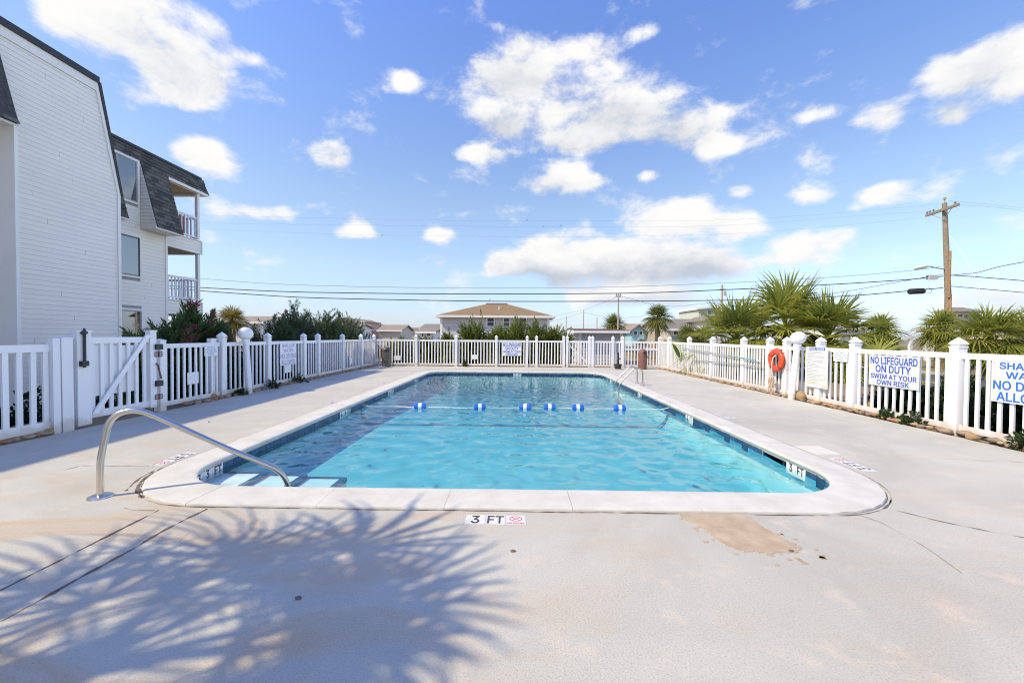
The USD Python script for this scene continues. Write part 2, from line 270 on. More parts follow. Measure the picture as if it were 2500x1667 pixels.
for i in range(len(pp)):
    a, b = np.array(pp[i]), np.array(pp[(i + 1) % len(pp)]); n_ = np.array([a[1] - b[1], b[0] - a[0]])
    jp += [a + (b - a) * t + n_ * rng.normal(0, .07) * (0 if a[1] > 3.1 and b[1] > 3.1 else 1) for t in np.arange(0, 1, .17)]
part(deck, 'bare_patch', MB().poly(Polygon(jp).buffer(0), .0, .0035), patch_m, label='bare tan concrete patch where the paint has gone')
for k in range(46):      # loose flakes of lost paint round the patch
    e_ = pp[int(rng.integers(4, len(pp)))]; c = np.array(e_) + rng.normal(0, .07, 2)
    if c[1] > 3.1: continue
    r0 = rng.uniform(.004, .018); a_ = np.linspace(0, 6.283, 8, endpoint=False); q_ = c + np.stack([np.cos(a_) * r0 * 1.5, np.sin(a_) * r0], 1) * rng.uniform(.6, 1.3, (8, 1))
    part(deck, 'bare_flake', MB().poly(Polygon(q_).buffer(0), .0, .003), patch_m)
light_m = mat('pale_patch', (.60, .57, .50), .8, .05, 5)
part(deck, 'skimmer_lid', MB().poly(Polygon([(3.63, 4.78), (3.93, 4.80), (3.93, 5.16), (3.63, 5.14)]), 0., .004), light_m, label='cream square skimmer lid in the deck')
crack_m = mat('crack_dirt', (.14, .105, .075), .95, .4, 30); joint_m = mat('joint_dirt', (.27, .215, .165), .95, .4, 25)
def crack(pts, w, m, step=.03, jit=.012, seed=0, name='crack', z=.003):
    r = np.random.default_rng(seed); pts = np.asarray(pts, float); L = np.r_[0, np.cumsum(np.linalg.norm(np.diff(pts, axis=0), axis=1))]
    s = np.linspace(0, L[-1], max(4, int(L[-1] / step))); p = np.stack([np.interp(s, L, pts[:, 0]), np.interp(s, L, pts[:, 1])], 1)
    k = np.clip(meshkit.fbm(np.stack([s * 14, 0 * s + seed * 3.1, 0 * s], 1), 3, seed) * 2.2 - .55, .06, 1) * w * .8
    off = (meshkit.fbm(np.stack([s * 3, 0 * s, 0 * s + seed], 1), 3, seed) - .5) * jit * 6
    t = np.gradient(p, axis=0); t /= np.linalg.norm(t, axis=1)[:, None]; n = np.stack([-t[:, 1], t[:, 0]], 1)
    a, b = p + n * (off + k / 2)[:, None], p + n * (off - k / 2)[:, None]; N = len(s)
    v = np.vstack([np.c_[a, np.full(N, z)], np.c_[b, np.full(N, z)]])
    part(deck, name, MB().add(v, [(i, i + N, i + N + 1, i + 1) for i in range(N - 1)]), m)
def gl(*pp): return [G(*p)[:2] for p in pp]
crack(gl((0, 1442), (200, 1341), (387, 1245)), .028, crack_m, seed=1, jit=.003); crack(gl((0, 1519), (250, 1380), (420, 1285), (506, 1242)), .035, crack_m, seed=2, jit=.006)
crack(gl((200, 1137), (376, 1138)), .012, joint_m, seed=3, jit=.002); crack(gl((2190, 1247), (2330, 1280), (2500, 1312)), .018, crack_m, seed=4, jit=.008); crack(gl((2300, 1120), (2500, 1128)), .01, joint_m, seed=5, jit=.003)
crack(gl((376, 1150), (345, 1165), (318, 1187), (306, 1198)), .04, crack_m, seed=6, jit=.006); crack(gl((478, 1120), (430, 1140), (405, 1148)), .02, crack_m, seed=7); crack(gl((300, 1240), (330, 1246), (380, 1244)), .012, joint_m, seed=8)
crack(gl((2080, 1252), (2150, 1275), (2250, 1330), (2350, 1400)), .008, joint_m, seed=14, jit=.004); crack(gl((155, 1148), (195, 1138)), .015, crack_m, seed=15)
for k in range(6): crack(gl((400 + 12 * k, 1300 + 5 * k), (430 + 10 * k, 1285 + 4 * k)), .004, joint_m, seed=20 + k)
o = rrect(.392, 14)
for k in range(14):     # dirt-filled gap behind the coping, broken into runs
    i0 = int(k * len(o) / 14); seg = [o[(i0 + j) % len(o)] for j in range(int(len(o) / 14) + 2)]
    wide = .045 if k in (0, 1) else .022 if k in (3, 4) else .012
    crack(seg, wide, crack_m if k in (0, 1, 3, 4) else joint_m, seed=40 + k, jit=.003, name='joint')
# pebbles and leaves lying on the deck
for px, py in ((1178 * 1.063, 1266 * 1.063), (685 * 1.063, 1374 * 1.063), (1817 * 1.063, 1266 * 1.063), (510, 1030), (940, 1100)):
    c = G(px, py); m = trimesh.creation.icosphere(1, .012); m.vertices *= [1.5, 1, .6]; m.apply_translation(c + [0, 0, .005])
    part(deck, 'pebble', MB().tm(m), crack_m, True)

# coping: bull-nosed precast stones
cop_m = mat('coping_stone', (.50, .48, .42), .85, .0, 3.2, col2=(.62, .605, .55), detail=9, bump=.45, bscale=150, dist=.006)
prof = [(-.012, -.022), (-.028, -.012), (-.032, .002), (-.026, .014), (-.010, .021), (.03, .023), (.2, .021), (.345, .018), (.362, .012), (.368, .0), (.368, -.06), (.0, -.06)]
coping = thing('pool_coping', kind='structure')
def path_pts(off, n=400):
    p = rrect(off, 24); p = np.vstack([p, p[:1]]); return p
base = rrect(0, 24); base = np.vstack([base, base[:1]]); SL = np.r_[0, np.cumsum(np.linalg.norm(np.diff(base, axis=0), axis=1))]; PER = SL[-1]
def at_s(s, off=0.):
    """point and outward normal on the inner edge at arc length s"""
    s = s % PER; i = min(int(np.searchsorted(SL, s, 'right')) - 1, len(base) - 2); u = (s - SL[i]) / max(SL[i + 1] - SL[i], 1e-9)
    p = base[i] * (1 - u) + base[i + 1] * u; cx = min(max(p[0], XL + RAD), XR - RAD); cy = min(max(p[1], YN + RAD), YF - RAD)
    d = p - [cx, cy]
    n = np.array([np.sign(d[0]) * (abs(d[0]) > abs(d[1])), np.sign(d[1]) * (abs(d[1]) >= abs(d[0]))]) if min(abs(d)) < 1e-6 else d / np.linalg.norm(d)
    return p + n * off, n
NST = 34; gap = .003
for k in range(NST):
    s0, s1 = k * PER / NST + gap / 2, (k + 1) * PER / NST - gap / 2; rings = []
    for s in np.linspace(s0, s1, 9):
        p, n = at_s(s); jit = .0012 * math.sin(k * 5.1)
        rings.append(np.array([[p[0] + n[0] * d, p[1] + n[1] * d, z + jit] for d, z in prof]))
    part(coping, 'coping_stone', MB().loft(rings), cop_m, 35)
part(coping, 'mortar_bed', MB().loft([np.c_[rrect(.36, 12), np.full(52, .012)], np.c_[rrect(-.005, 12), np.full(52, .012)], np.c_[rrect(-.005, 12), np.full(52, -.05)]], caps=False), joint_m)

# pool shell: plaster walls, sloping floor, waterline tile
plaster = mat('pool_plaster', (.50, .62, .64), .7, .0, 2.8, detail=7, col2=(.72, .77, .77))
shell = thing('pool_shell', kind='structure')
def zfloor(y): return -.50 - .16 * np.clip((y - 8.3) / 6.5, 0, 1)
ring = rrect(.004, 14)
w = MB(); N = len(ring); rows = []
for a in np.linspace(0, math.pi / 2, 8):
    q = rrect(.004 - .30 * (1 - math.cos(a)), 14); rows.append(np.c_[q, np.full(N, -.16) + (zfloor(ring[:, 1]) + .16) * math.sin(a) - (.004 if a > 1.5 else 0)])
w.loft(rows, True, False)
part(shell, 'wall', w, plaster, True)
ys = np.linspace(YN - .1, YF + .1, 60); fl = MB(); v = np.array([(x, y, zfloor(y)) for y in ys for x in (XL - .1, XR + .1)])
part(shell, 'floor', fl.add(v, [(2 * i, 2 * i + 1, 2 * i + 3, 2 * i + 2) for i in range(len(ys) - 1)]), plaster)
grout = mat('grout', (.55, .58, .58), .8, .05, 8)
gb = MB(); v = np.vstack([np.c_[ring, np.full(N, -.05)], np.c_[ring, np.full(N, -.185)]])
# skimmer gap in the grout band
SK0, SK1 = 4.73, 5.10
def s_of(x, y): d = np.linalg.norm(base - [x, y], axis=1); return None
def s_left(y): # the left side runs from +y to -y at the end of the loop
    i = [k for k in range(len(base)) if k >= 3 * 25]; return PER - (y - (YN + RAD)) if y >= YN + RAD else 0.
def s_right(y): return SL[49] + (y - (YN + RAD))
def s_near(x): return SL[24] + (x - (XL + RAD))
def s_far(x): return SL[74] + ((XR - RAD) - x)
tiles_m = [mat(f'pool_tile_{i}', c,   .15, .45, 22., coat=.15) for i, c in enumerate([(.016, .045, .12), (.013, .038, .10), (.026, .062, .14), (.015, .042, .09)])]
white_tile = mat('marker_tile', (.74, .74, .71), .25, .03, 9)
NT = 228; TW = PER / NT
marks = {}
def mark(s, d): k = int(round(s / TW)) % NT; marks[k] = d; marks[(k + 1) % NT] = 'FT'
for y, d in ((4.24, '3'), (7.62, '4'), (10.4, '6'), (13.0, '8')):
    k = int(round(s_left(y) / TW)) % NT; marks[k] = 'FT'; marks[(k + 1) % NT] = d
    if True: marks[k] = d; marks[(k - 1) % NT] = 'FT'
for y, d in ((4.56, '3'), (7.31, '4'), (10.2, '6'), (13.3, '8')):
    k = int(round(s_right(y) / TW)) % NT; marks[k] = d; marks[(k - 1) % NT] = 'FT'
k = int(round(s_far(.02) / TW)) % NT; marks[k] = '8'; marks[(k - 1) % NT] = 'FT'
def skim(s): p, n = at_s(s); return n[0] > .9 and SK0 < p[1] < SK1
grb = MB()
for k in range(NT):
    s0, s1 = k * TW, (k + 1) * TW
    if skim((s0 + s1) / 2): continue
    a, na = at_s(s0, .003); b, nb = at_s(s1, .003); a2, _ = at_s(s0, .03); b2, _ = at_s(s1, .03)
    grb.hexa([(*a, -.19), (*b, -.19), (*b, -.02), (*a, -.02)], [(*a2, -.19), (*b2, -.19), (*b2, -.02), (*a2, -.02)])
part(shell, 'grout_bed', grb, grout)
for k in range(NT):
    s0, s1 = k * TW + .0022, (k + 1) * TW - .0022
    if skim((s0 + s1) / 2): continue
    t = MB(); jit = rng.normal(0, .0006); rr = []
    for s in np.linspace(s0, s1, 2 if at_s(s0)[1] @ at_s(s1)[1] > .999 else 4):
        (a, na), (b, _) = at_s(s, -.004 + jit), at_s(s, .004); rr.append(np.array([(*a, -.176), (*a, -.025), (*b, -.022), (*b, -.179)]))
    t.loft(rr); d = marks.get(k)
    p_ = part(shell, 'pool_tile', t, white_tile if d else tiles_m[int(rng.integers(4))], label='white depth marker tile' if d else None)
    if d:
        c, n = at_s((s0 + s1) / 2, -.0046); right = np.array([-n[1], n[0], 0.]) * -1
        right = np.cross([n[0], n[1], 0.], [0, 0, 1.])
        part(p_, 'numeral' if d != 'FT' else 'lettering', lettering([(d, .085, .055 if d != 'FT' else .10, 0, 0)], (c[0], c[1], -.095), right, (0, 0, 1), (-n[0], -n[1], 0)), ink_black)
# skimmer mouth: a tiled box set back in the right wall
sk = MB(); X0 = XR - .003
sk.box(X0 + .22, X0 + .24, SK0, SK1, -.3, -.02).box(X0, X0 + .24, SK0 - .01, SK0, -.3, -.02).box(X0, X0 + .24, SK1, SK1 + .01, -.3, -.02).box(X0, X0 + .24, SK0, SK1, -.03, -.02)
part(shell, 'skimmer_mouth', sk, tiles_m[1], label='dark skimmer opening in the waterline tile')
line_m = mat('tile_line', (.07, .18, .34), .3, .2, 12)
bl = MB(); bl.hexa([(XL, 8.24, zfloor(8.24) + .004), (XR, 8.24, zfloor(8.24) + .004), (XR, 8.38, zfloor(8.38) + .004), (XL, 8.38, zfloor(8.38) + .004)], [(XL, 8.24, zfloor(8.24) + .008), (XR, 8.24, zfloor(8.24) + .008), (XR, 8.38, zfloor(8.38) + .008), (XL, 8.38, zfloor(8.38) + .008)])
bl = MB()
prof_l = [(XL + .004 + .30 * (1 - math.cos(a)) + .004, -.16 + (zfloor(8.3) + .16) * math.sin(a) + .006) for a in np.linspace(.1, math.pi / 2, 9)]
prof_l += [(XR + XL - x, z) for x, z in prof_l[::-1]]
v = np.array([(x, y, z) for x, z in prof_l for y in (8.27, 8.35)]); bl.add(v, [(2 * i, 2 * i + 1, 2 * i + 3, 2 * i + 2) for i in range(len(prof_l) - 1)])
part(shell, 'slope_line', bl, line_m, label='dark tile line across the pool floor')
step_m = mat('pool_step', (.74, .77, .76), .7, .04, 4)
for i, (x1, z) in enumerate(((-2.80, -.165), (-2.38, -.205), (-1.95, -.25))):
    st = part(shell, 'step', MB().box(XL - .02, x1, YN - .02, 4.42 + .05 * i, -.55 - .002 * i, z), step_m)
    part(st, 'nosing', MB().box(x1 - .055, x1 + .003, YN, 4.42 + .05 * i + .003, z - .05, z + .003), tiles_m[2])
    part(st, 'side_nosing', MB().box(XL, x1 - .06, 4.36 + .05 * i, 4.42 + .05 * i + .003, z - .05, z + .003), tiles_m[2])

# water: a closed body that runs a little into the walls, so that only its top shows
def water_material():
    n = {'g': ('geometry', {}), 'mp': ('mapping', {'mapping_type': 'point', 'scale': (1., .85, 1.)}),
         'n1': ('noise_texture', {'scale': 3.0, 'detail': 2., 'roughness': .5, 'distortion': .5}), 'n2': ('noise_texture', {'scale': 16., 'detail': 2.5, 'roughness': .55, 'distortion': .6}),
         'b1': ('bump', {'strength': .02, 'distance': .01}), 'b2': ('bump', {'strength': .12, 'distance': .003}),
         'f': ('fresnel', {'IOR': 1.33}), 't': ('transparent_bsdf', {'color': (.97, .99, .99)}), 'gl': ('glossy_bsdf', {'roughness': .015, 'color': (1, 1, 1)}), 'm': ('mix_closure', {}),
         'v': ('absorption_volume', {'color': (.13, .745, .83), 'density': 1.3})}
    l = [('g.position', 'mp.vector'), ('mp.vector', 'n1.vector'), ('mp.vector', 'n2.vector'), ('n1.fac', 'b1.height'), ('n2.fac', 'b2.height'), ('b1.normal', 'b2.normal'), ('b2.normal', 'gl.normal'), ('b2.normal', 'f.normal'), 
         ('f.fac', 'm.fac'), ('t.BSDF', 'm.closure1'), ('gl.BSDF', 'm.closure2')]
    l = list(dict.fromkeys(l))
    return usdkit.material(stage, '/World/Looks/pool_water', n, l, surface='m.closure', volume='v.volume')
def water_mesh():
    # rippled top on a fine grid, skirt and bottom inside the walls
    out = rrect(.025, 14); pg = Polygon(out); h = .036; xs = np.arange(XL - .05, XR + .06, h); ys = np.arange(YN - .05, YF + .06, h)
    Xg, Yg = np.meshgrid(xs, ys, indexing='ij'); n_ = len(ys); r = np.random.default_rng(3); Z = np.zeros_like(Xg)
    for k in range(60):
        lam = r.uniform(.10, .5); a = r.normal(.9, .95); kx, ky = 2 * math.pi / lam * math.cos(a), 2 * math.pi / lam * math.sin(a); Z += lam ** 1.1 * np.sin(kx * Xg + ky * Yg + r.uniform(0, 6.28))
    sl = np.sqrt(np.mean(np.gradient(Z, h, axis=0) ** 2 + np.gradient(Z, h, axis=1) ** 2)); Z *= .056 / sl * (.5 + 1.0 * meshkit.fbm(np.stack([Xg * .5, Yg * .4, 0 * Xg], -1), 3, 9))
    inside = shapely.contains_xy(pg, Xg.ravel(), Yg.ravel()).reshape(Xg.shape); f = []; v = np.c_[Xg.ravel(), Yg.ravel(), (Z - .112).ravel()]
    ok = inside[:-1, :-1] & inside[1:, :-1] & inside[1:, 1:] & inside[:-1, 1:]; I, J = np.nonzero(ok); q = np.stack([I * n_ + J, (I + 1) * n_ + J, (I + 1) * n_ + J + 1, I * n_ + J + 1], 1)
    # closed: the same cells again as the bottom, and a skirt along the boundary edges
    N = len(v); b = v.copy(); b[:, 2] = -1.0; tri = np.vstack([q[:, [0, 1, 2]], q[:, [0, 2, 3]]]); e = np.vstack([q[:, [0, 1]], q[:, [1, 2]], q[:, [2, 3]], q[:, [3, 0]]]); key = {}
    for a_, b_ in e: key[(a_, b_)] = 1
    side = [(a_, a_ + N, b_ + N, b_) for a_, b_ in key if (b_, a_) not in key]; side = np.array(side)
    F_ = np.vstack([tri, tri[:, ::-1] + N, side[:, [0, 1, 2]], side[:, [0, 2, 3]]]); vv = np.vstack([v, b]); used = np.unique(F_); m_ = np.full(len(vv), -1); m_[used] = np.arange(len(used))
    return vv[used], m_[F_]
solo('pool_water', None, None, water_mesh(), water_material(), smooth=40, kind='structure')

# ------------------------------------------------------------------ ground beyond the deck
ground_m = mat('sandy_ground', (.20, .155, .095), .95, .0, 1.1, bump=.5, bscale=30, col2=(.26, .21, .14), detail=7, dist=.03)
lawn_m = mat('dry_lawn', (.16, .15, .05), .95, .0, .8, bump=.6, bscale=60, col2=(.24, .17, .07), detail=7, dist=.03)
asphalt = mat('asphalt', (.085, .085, .09), .9, .12, 6., bump=.3, bscale=150)
concrete = mat('grey_concrete', (.40, .39, .37), .85, .1, 3., bump=.3, bscale=90)
def gz(x, y):
    t = np.clip((-7.6 - x) / 1.6, 0, 1) * np.clip((24 - y) / 5, 0, 1); return -.03 - 1.37 * t * t * (3 - 2 * t)
gx = np.r_[-900, -300, -100, -50, -30, -20, np.arange(-16, -6.2, .4), DX0 + .01, np.linspace(-4, 4, 5), DX1 - .01, 8, 12, 20, 40, 100, 300, 900]
gy = np.r_[-300, -60, -20, -8, DY0 + .01, np.arange(-3, 17.9, 1.5), DY1 - .01, np.arange(19, 26, .8), 30, 40, 60, 100, 300, 900, 1500]
gm = MB(); gv = np.array([(x, y, gz(x, y)) for x in gx for y in gy]); ny = len(gy); gf = []
for i in range(len(gx) - 1):
    for j in range(ny - 1):
        if gx[i] > DX0 and gx[i + 1] < DX1 and gy[j] > DY0 and gy[j + 1] < DY1: continue
        gf.append((i * ny + j, (i + 1) * ny + j, (i + 1) * ny + j + 1, i * ny + j + 1))
solo('ground', None, None, gm.add(gv, gf), ground_m, kind='structure', smooth=40)
solo('lawn', None, None, MB().box(7.9, 60, 20, 200, -.2, -.012).box(17.2, 60, -10, 20, -.2, -.012), lawn_m, kind='structure')
road = thing('road', kind='structure'); part(road, 'surface', MB().box(10.4, 16.6, -20, 400, -.3, .0), asphalt)
yel = mat('road_yellow', (.6, .42, .06), .7, .1, 5); 
part(road, 'centre_line', MB().box(13.42, 13.54, -20, 400, .0, .004), yel)
part(road, 'kerb', MB().box(16.6, 16.8, -20, 400, -.3, .1), concrete)
solo('walkway', None, None, MB().box(-10.6, -9.6, -6, 16, -1.5, -1.37), concrete, kind='structure')

# ------------------------------------------------------------------ fences
def frame_of(a, b):
    a, b = np.array(a, float), np.array(b, float); L = np.linalg.norm(b - a); t = (b - a) / L; return a, b, L, t, np.array([-t[1], t[0]])
class Fence:
    """straight picket fence from a to b; n is its left-hand normal"""
    def __init__(s, name, label, a, b):
        s.a, s.b, s.L, s.t, s.n = frame_of(a, b); s.p = thing(name, label, 'fence', (a[0], a[1], 0))
    def w(s, u, d, z): return np.array([*(s.a + s.t * u + s.n * d), z])
    def bar(s, u0, u1, d0, d1, z0, z1, z0b=None, z1b=None):
        z0b = z0 if z0b is None else z0b; z1b = z1 if z1b is None else z1b
        return MB().hexa([s.w(u0, d0, z0), s.w(u0, d1, z0), s.w(u0, d1, z1), s.w(u0, d0, z1)], [s.w(u1, d0, z0b), s.w(u1, d1, z0b), s.w(u1, d1, z1b), s.w(u1, d0, z1b)])
    def u_at(s, px, py):
        q = onplane(px, py, [*s.a, 0], [*s.n, 0]); return float((q[:2] - s.a) @ s.t)
    def post(s, u, top=1.265, hw=.064, cap='gothic', m=None, parent=None, d=0.):
        m = m or vinyl; lean = rng.normal(0, .006, 2)
        def ring(z, h): c = s.w(u, d, z); o = lean * z; return np.array([c + np.array([*(s.t * (i * h + o[0]) + s.n * (j * h + o[1])), 0]) for i, j in ((-1, -1), (1, -1), (1, 1), (-1, 1))])
        p = part(parent or s.p, 'post', MB().loft([ring(-.15, hw), ring(top, hw)]), m)
        if cap == 'gothic': pr = [(0, 1.04), (.018, 1.14), (.03, 1.12), (.036, .84), (.05, .80), (.058, 1.06), (.064, 1.14), (.078, 1.12), (.10, .92), (.125, .62), (.15, .28), (.168, .03)]
        else: pr = [(0, 1.1), (.02, 1.1), (.045, .15)]
        part(p, 'post_cap', MB().loft([ring(top + z, hw * k) for z, k in pr]), m, 25)
        return p
    def bay(s, u0, u1, step=.145, w=.042, z0=.045, z1=1.2, ra=.085, rb=.085, parent=None, d=0., skip=()):
        P = parent or s.p
        part(P, 'rail', s.bar(u0, u1, d - .019, d + .019, z1 - ra, z1), vinyl); part(P, 'rail', s.bar(u0, u1, d - .019, d + .019, z0, z0 + rb), vinyl)
        k = max(1, int(round((u1 - u0) / step))); 
        for i in range(k):
            u = u0 + (i + .5) * (u1 - u0) / k + rng.normal(0, .002)
            du = rng.normal(0, .003); part(P, 'picket', MB().hexa([s.w(u + a_ * w / 2, d + b_ * .013, z0 + rb) for a_, b_ in ((-1, -1), (1, -1), (1, 1), (-1, 1))], [s.w(u + du + a_ * w / 2, d + b_ * .013, z1 - ra) for a_, b_ in ((-1, -1), (1, -1), (1, 1), (-1, 1))]), vinyl)
    def run(s, us, **kw):
        for u0, u1 in zip(us[:-1], us[1:]): s.bay(u0 + .064, u1 - .064, **kw)

# left fence (shaded), beyond the gate; pool side is +x
LX = -6.48
lf = Fence('picket_fence', 'white picket fence in the building shade along the left side of the pool', (LX - .02, 7.12), (LX, 18.0))
us = [0.0] + [lf.u_at(px, 900) for px in (540, 653, 741.5, 776, 836, 881)] + [lf.L]
lf.post(0.02, top=1.245, cap='flat', hw=.06)
for u in us[1:-1]: lf.post(u)
lf.run(us)
lf.post(us[1], d=-.0, top=1.2, hw=.05) if False else None
part(lf.p, 'post', lf.bar(us[1] - .26, us[1] - .10, .022, .11, -.1, 1.29), vinyl, label='plain square post behind the rail')
# near section left of the gate
nf = Fence('picket_fence', 'white vinyl fence section with wide pickets left of the gate, at the left picture edge', (LX, 1.2), (LX, 5.60))
nf.bay(.0, nf.L - .16, step=.148, w=.062, z0=.04, z1=1.225, ra=.10, rb=.12)
nf.post(nf.L - .02, top=1.30, hw=.072, cap='flat'); part(nf.p, 'post', nf.bar(nf.L - .2, nf.L - .11, -.07, .03, -.1, 1.31), vinyl); nf.post(0., top=1.26)
nf.post(2.3, top=1.26)
# gate: swings between the two; own thing
gt = Fence('pool_gate', 'white vinyl gate with a diagonal brace and black latch, at the left', (LX + .03, 5.74), (LX + .03, 6.98))
gt_prim = stage.GetPrimAtPath(gt.p); tag(gt_prim, cat='gate')
gl_, gr_ = 0.06, gt.L - .05
part(gt.p, 'stile', gt.bar(-.04, .15, -.045, .045, .02, 1.40), vinyl); part(gt.p, 'stile_cap', gt.bar(-.05, .16, -.055, .055, 1.40, 1.425), vinyl)
part(gt.p, 'stile', gt.bar(gt.L - .13, gt.L - .01, -.045, .045, .08, 1.42), vinyl); part(gt.p, 'stile_cap', gt.bar(gt.L - .14, gt.L, -.055, .055, 1.42, 1.445), vinyl)
part(gt.p, 'rail', gt.bar(.15, gt.L - .13, -.02, .02, 1.23, 1.325), vinyl); part(gt.p, 'rail', gt.bar(.15, gt.L - .13, -.02, .02, .10, .205), vinyl)
for i in range(7):
    u = .20 + i * (gt.L - .40) / 6; part(gt.p, 'picket', gt.bar(u - .027, u + .027, -.013, .013, .205, 1.23), vinyl)
part(gt.p, 'brace', MB().hexa([gt.w(.15, -.022, .16), gt.w(.15, -.05, .16), gt.w(.24, -.05, .16), gt.w(.24, -.022, .16)], [gt.w(gt.L - .20, -.022, 1.36), gt.w(gt.L - .20, -.05, 1.36), gt.w(gt.L - .11, -.05, 1.36), gt.w(gt.L - .11, -.022, 1.36)]), vinyl, label='diagonal brace')
part(gt.p, 'privacy_panel', gt.bar(.22, .88, .016, .024, .42, 1.19), sign_w, label='flat white panel behind the pickets')
lt = gt.w(.03, -.075, 0)
lat = part(gt.p, 'latch', MB().lathe([(.0, .88), (.018, .88), (.018, 1.36), (.024, 1.365), (.024, 1.42), (.018, 1.425), (.01, 1.46), (0, 1.46)], lt, 14), black_pl, 40, label='tall black magnetic latch')
part(lat, 'latch_keeper', gt.bar(-.02, .07, -.10, -.046, .90, .975), black_pl); part(lat, 'latch_collar', gt.bar(.0, .06, -.095, -.046, 1.375, 1.41), black_pl)
def hinge(z):
    h = MB(); u = gt.L + .02
    for s_ in (-1, 1):
        for k in range(3): h.tube([gt.w(u + s_ * .015, -.055, z + (k - 1) * .028), gt.w(u + s_ * .055, -.055, z + (k - 1) * .04), gt.w(u + s_ * .075, -.055, z + (k - 1) * .02)], .009, 6)
    h.tube([gt.w(u, -.06, z - .055), gt.w(u, -.06, z + .055)], .012, 8); part(gt.p, 'hinge', h, rust)
hinge(1.02); hinge(.26)
for z in (1.15, .50): part(gt.p, 'hinge_box', gt.bar(gt.L - .05, gt.L + .08, -.085, -.05, z - .05, z + .05), black_pl)
part(gt.p, 'closer_spring', MB().tube([gt.w(gt.L - .03, -.06, .86), gt.w(gt.L + .0, -.062, .82), gt.w(gt.L + .05, -.062, .62), gt.w(gt.L + .065, -.06, .58)], .014, 8), rust, label='rusty gate closer spring')
part(gt.p, 'rust_streak', gt.bar(gt.L + .045, gt.L + .055, -.0475, -.046, .05, .56), mat('rust_streak', (.50, .30, .16), .8, .3, 20))

# right fence (sunlit); from far to near, pool side is on its left... n points towards -x side
rf = Fence('picket_fence', 'sunlit white vinyl picket fence along the right side of the pool', (6.64, 2.0), (6.46, 17.85))
rus = sorted(rf.u_at(px, py) for px, py in ((1634, 880), (1682, 880), (1738, 885), (1815, 900), (1878, 900), (1920, 900), (2002, 905), (2084, 910), (2336, 940)))
rus = [.5] + rus + [rf.L]
for u in rus[:-1]: rf.post(u)
rf.run(rus, w=.045, step=.135)
# far fence with two gates
ff = Fence('picket_fence', 'white vinyl picket fence across the far end of the pool', (-6.48, 17.9), (6.46, 17.9))
fus = [ff.u_at(px, 880) for px in (918, 1016.7, 1113.5, 1211.5, 1285.7, 1309.5, 1376)]
fus[0] = 0.02
for u in fus: ff.post(u, hw=.058)
ff.run(fus, step=.142, w=.05)
g0, g1, g2, g3, g4 = (ff.u_at(px, 880) for px in (1384, 1438.5, 1446, 1495, 1519))
for nm, a_, b_, lab in (('picket_gate', g0, g1, 'left leaf of the white picket gate at the far right, beside the hedge'), ('picket_gate', g2, g3, 'right leaf of the white picket gate at the far right, before the small shed')):
    gp = Fence(nm, lab, ff.w(a_, -.0, 0)[:2], ff.w(b_, 0, 0)[:2]); tag(stage.GetPrimAtPath(gp.p), cat='gate')
    gp.post(0.0, hw=.055); gp.post(gp.L, hw=.055); gp.bay(.055, gp.L - .055, step=.13, w=.05, z0=.06)
    if a_ == g0: part(gp.p, 'brace', gp.bar(.1, gp.L - .1, .018, .045, .95, 1.03, .2, .28), vinyl)
ff.post(g4, hw=.058); ff.post(ff.L - .02, hw=.06); ff.bay(g3 + .06, g4 - .058, step=.14, w=.05); ff.bay(g4 + .058, ff.L - .08, step=.142, w=.05)
part(ff.p, 'rail', ff.bar(g4 + .058, ff.L - .08, -.019, .019, .80, .87), vinyl, label='mid rail')

# ------------------------------------------------------------------ three-storey condominium on the left
XA, XB = -12.54, -13.78
condo = thing('condominium', 'three-storey building clad in pale grey siding with dark shingled mansard roofs and balconies', 'building', (XA, 10, -1.4))
def plank_x(parent, X, y0, y1, z0, z1, ytop=None, k=0):
    """one lapped siding board on a wall facing +x; y1 at its bottom, ytop at its top"""
    yt = y1 if ytop is None else ytop
    part(parent, 'plank', MB().hexa([(X, y0, z0), (X + .010, y0, z0), (X + .004, y0, z1), (X, y0, z1)], [(X, y1, z0), (X + .010, y1, z0), (X + .004, yt, z1), (X, yt, z1)]), siding_m[k % 3])
def plank_y(parent, Y, x0, x1, z0, z1, x1t=None, k=0):
    """board on a wall facing -y"""
    xt = x1 if x1t is None else x1t
    part(parent, 'plank', MB().hexa([(x0, Y, z0), (x0, Y - .02, z0), (x0, Y - .004, z1), (x0, Y, z1)], [(x1, Y, z0), (x1, Y - .02, z0), (xt, Y - .004, z1), (xt, Y, z1)]), siding_m[k % 3])
CO = .127
def yA(z): return 12.35 if z < 5.72 else 12.35 - (z - 5.72) / (8.95 - 5.72) * .65
wallA = part(condo, 'wall', MB().hexa([(XA - 9, -9, -1.4), (XA, -9, -1.4), (XA, -9, 8.7), (XA - 9, -9, 8.7)], [(XA - 9, 12.3, -1.4), (XA, 12.3, -1.4), (XA, 11.68, 8.7), (XA - 9, 11.68, 8.7)]), under_m)
z = -.8; k = 0
part(wallA, 'foundation', MB().box(XA, XA + .03, -9, 12.36, -1.4, -.8), mat('painted_foundation', (.42, .44, .48), .8, .05, 2))
while z < 8.5:
    z1 = min(z + CO, 8.55); j = 9.85 + 1.25 * ((k * 7) % 3) / 2 + (.3 if k % 2 else 0)
    if k % 5 == 0: plank_x(wallA, XA, -9, j - .004, z, z1 - .004, k=k); plank_x(wallA, XA, j + .004, yA(z), z, z1 - .004, yA(z1), k=k + 1)
    else: plank_x(wallA, XA, -9, yA(z), z, z1 - .004, yA(z1), k=k)
    z += CO; k += 1
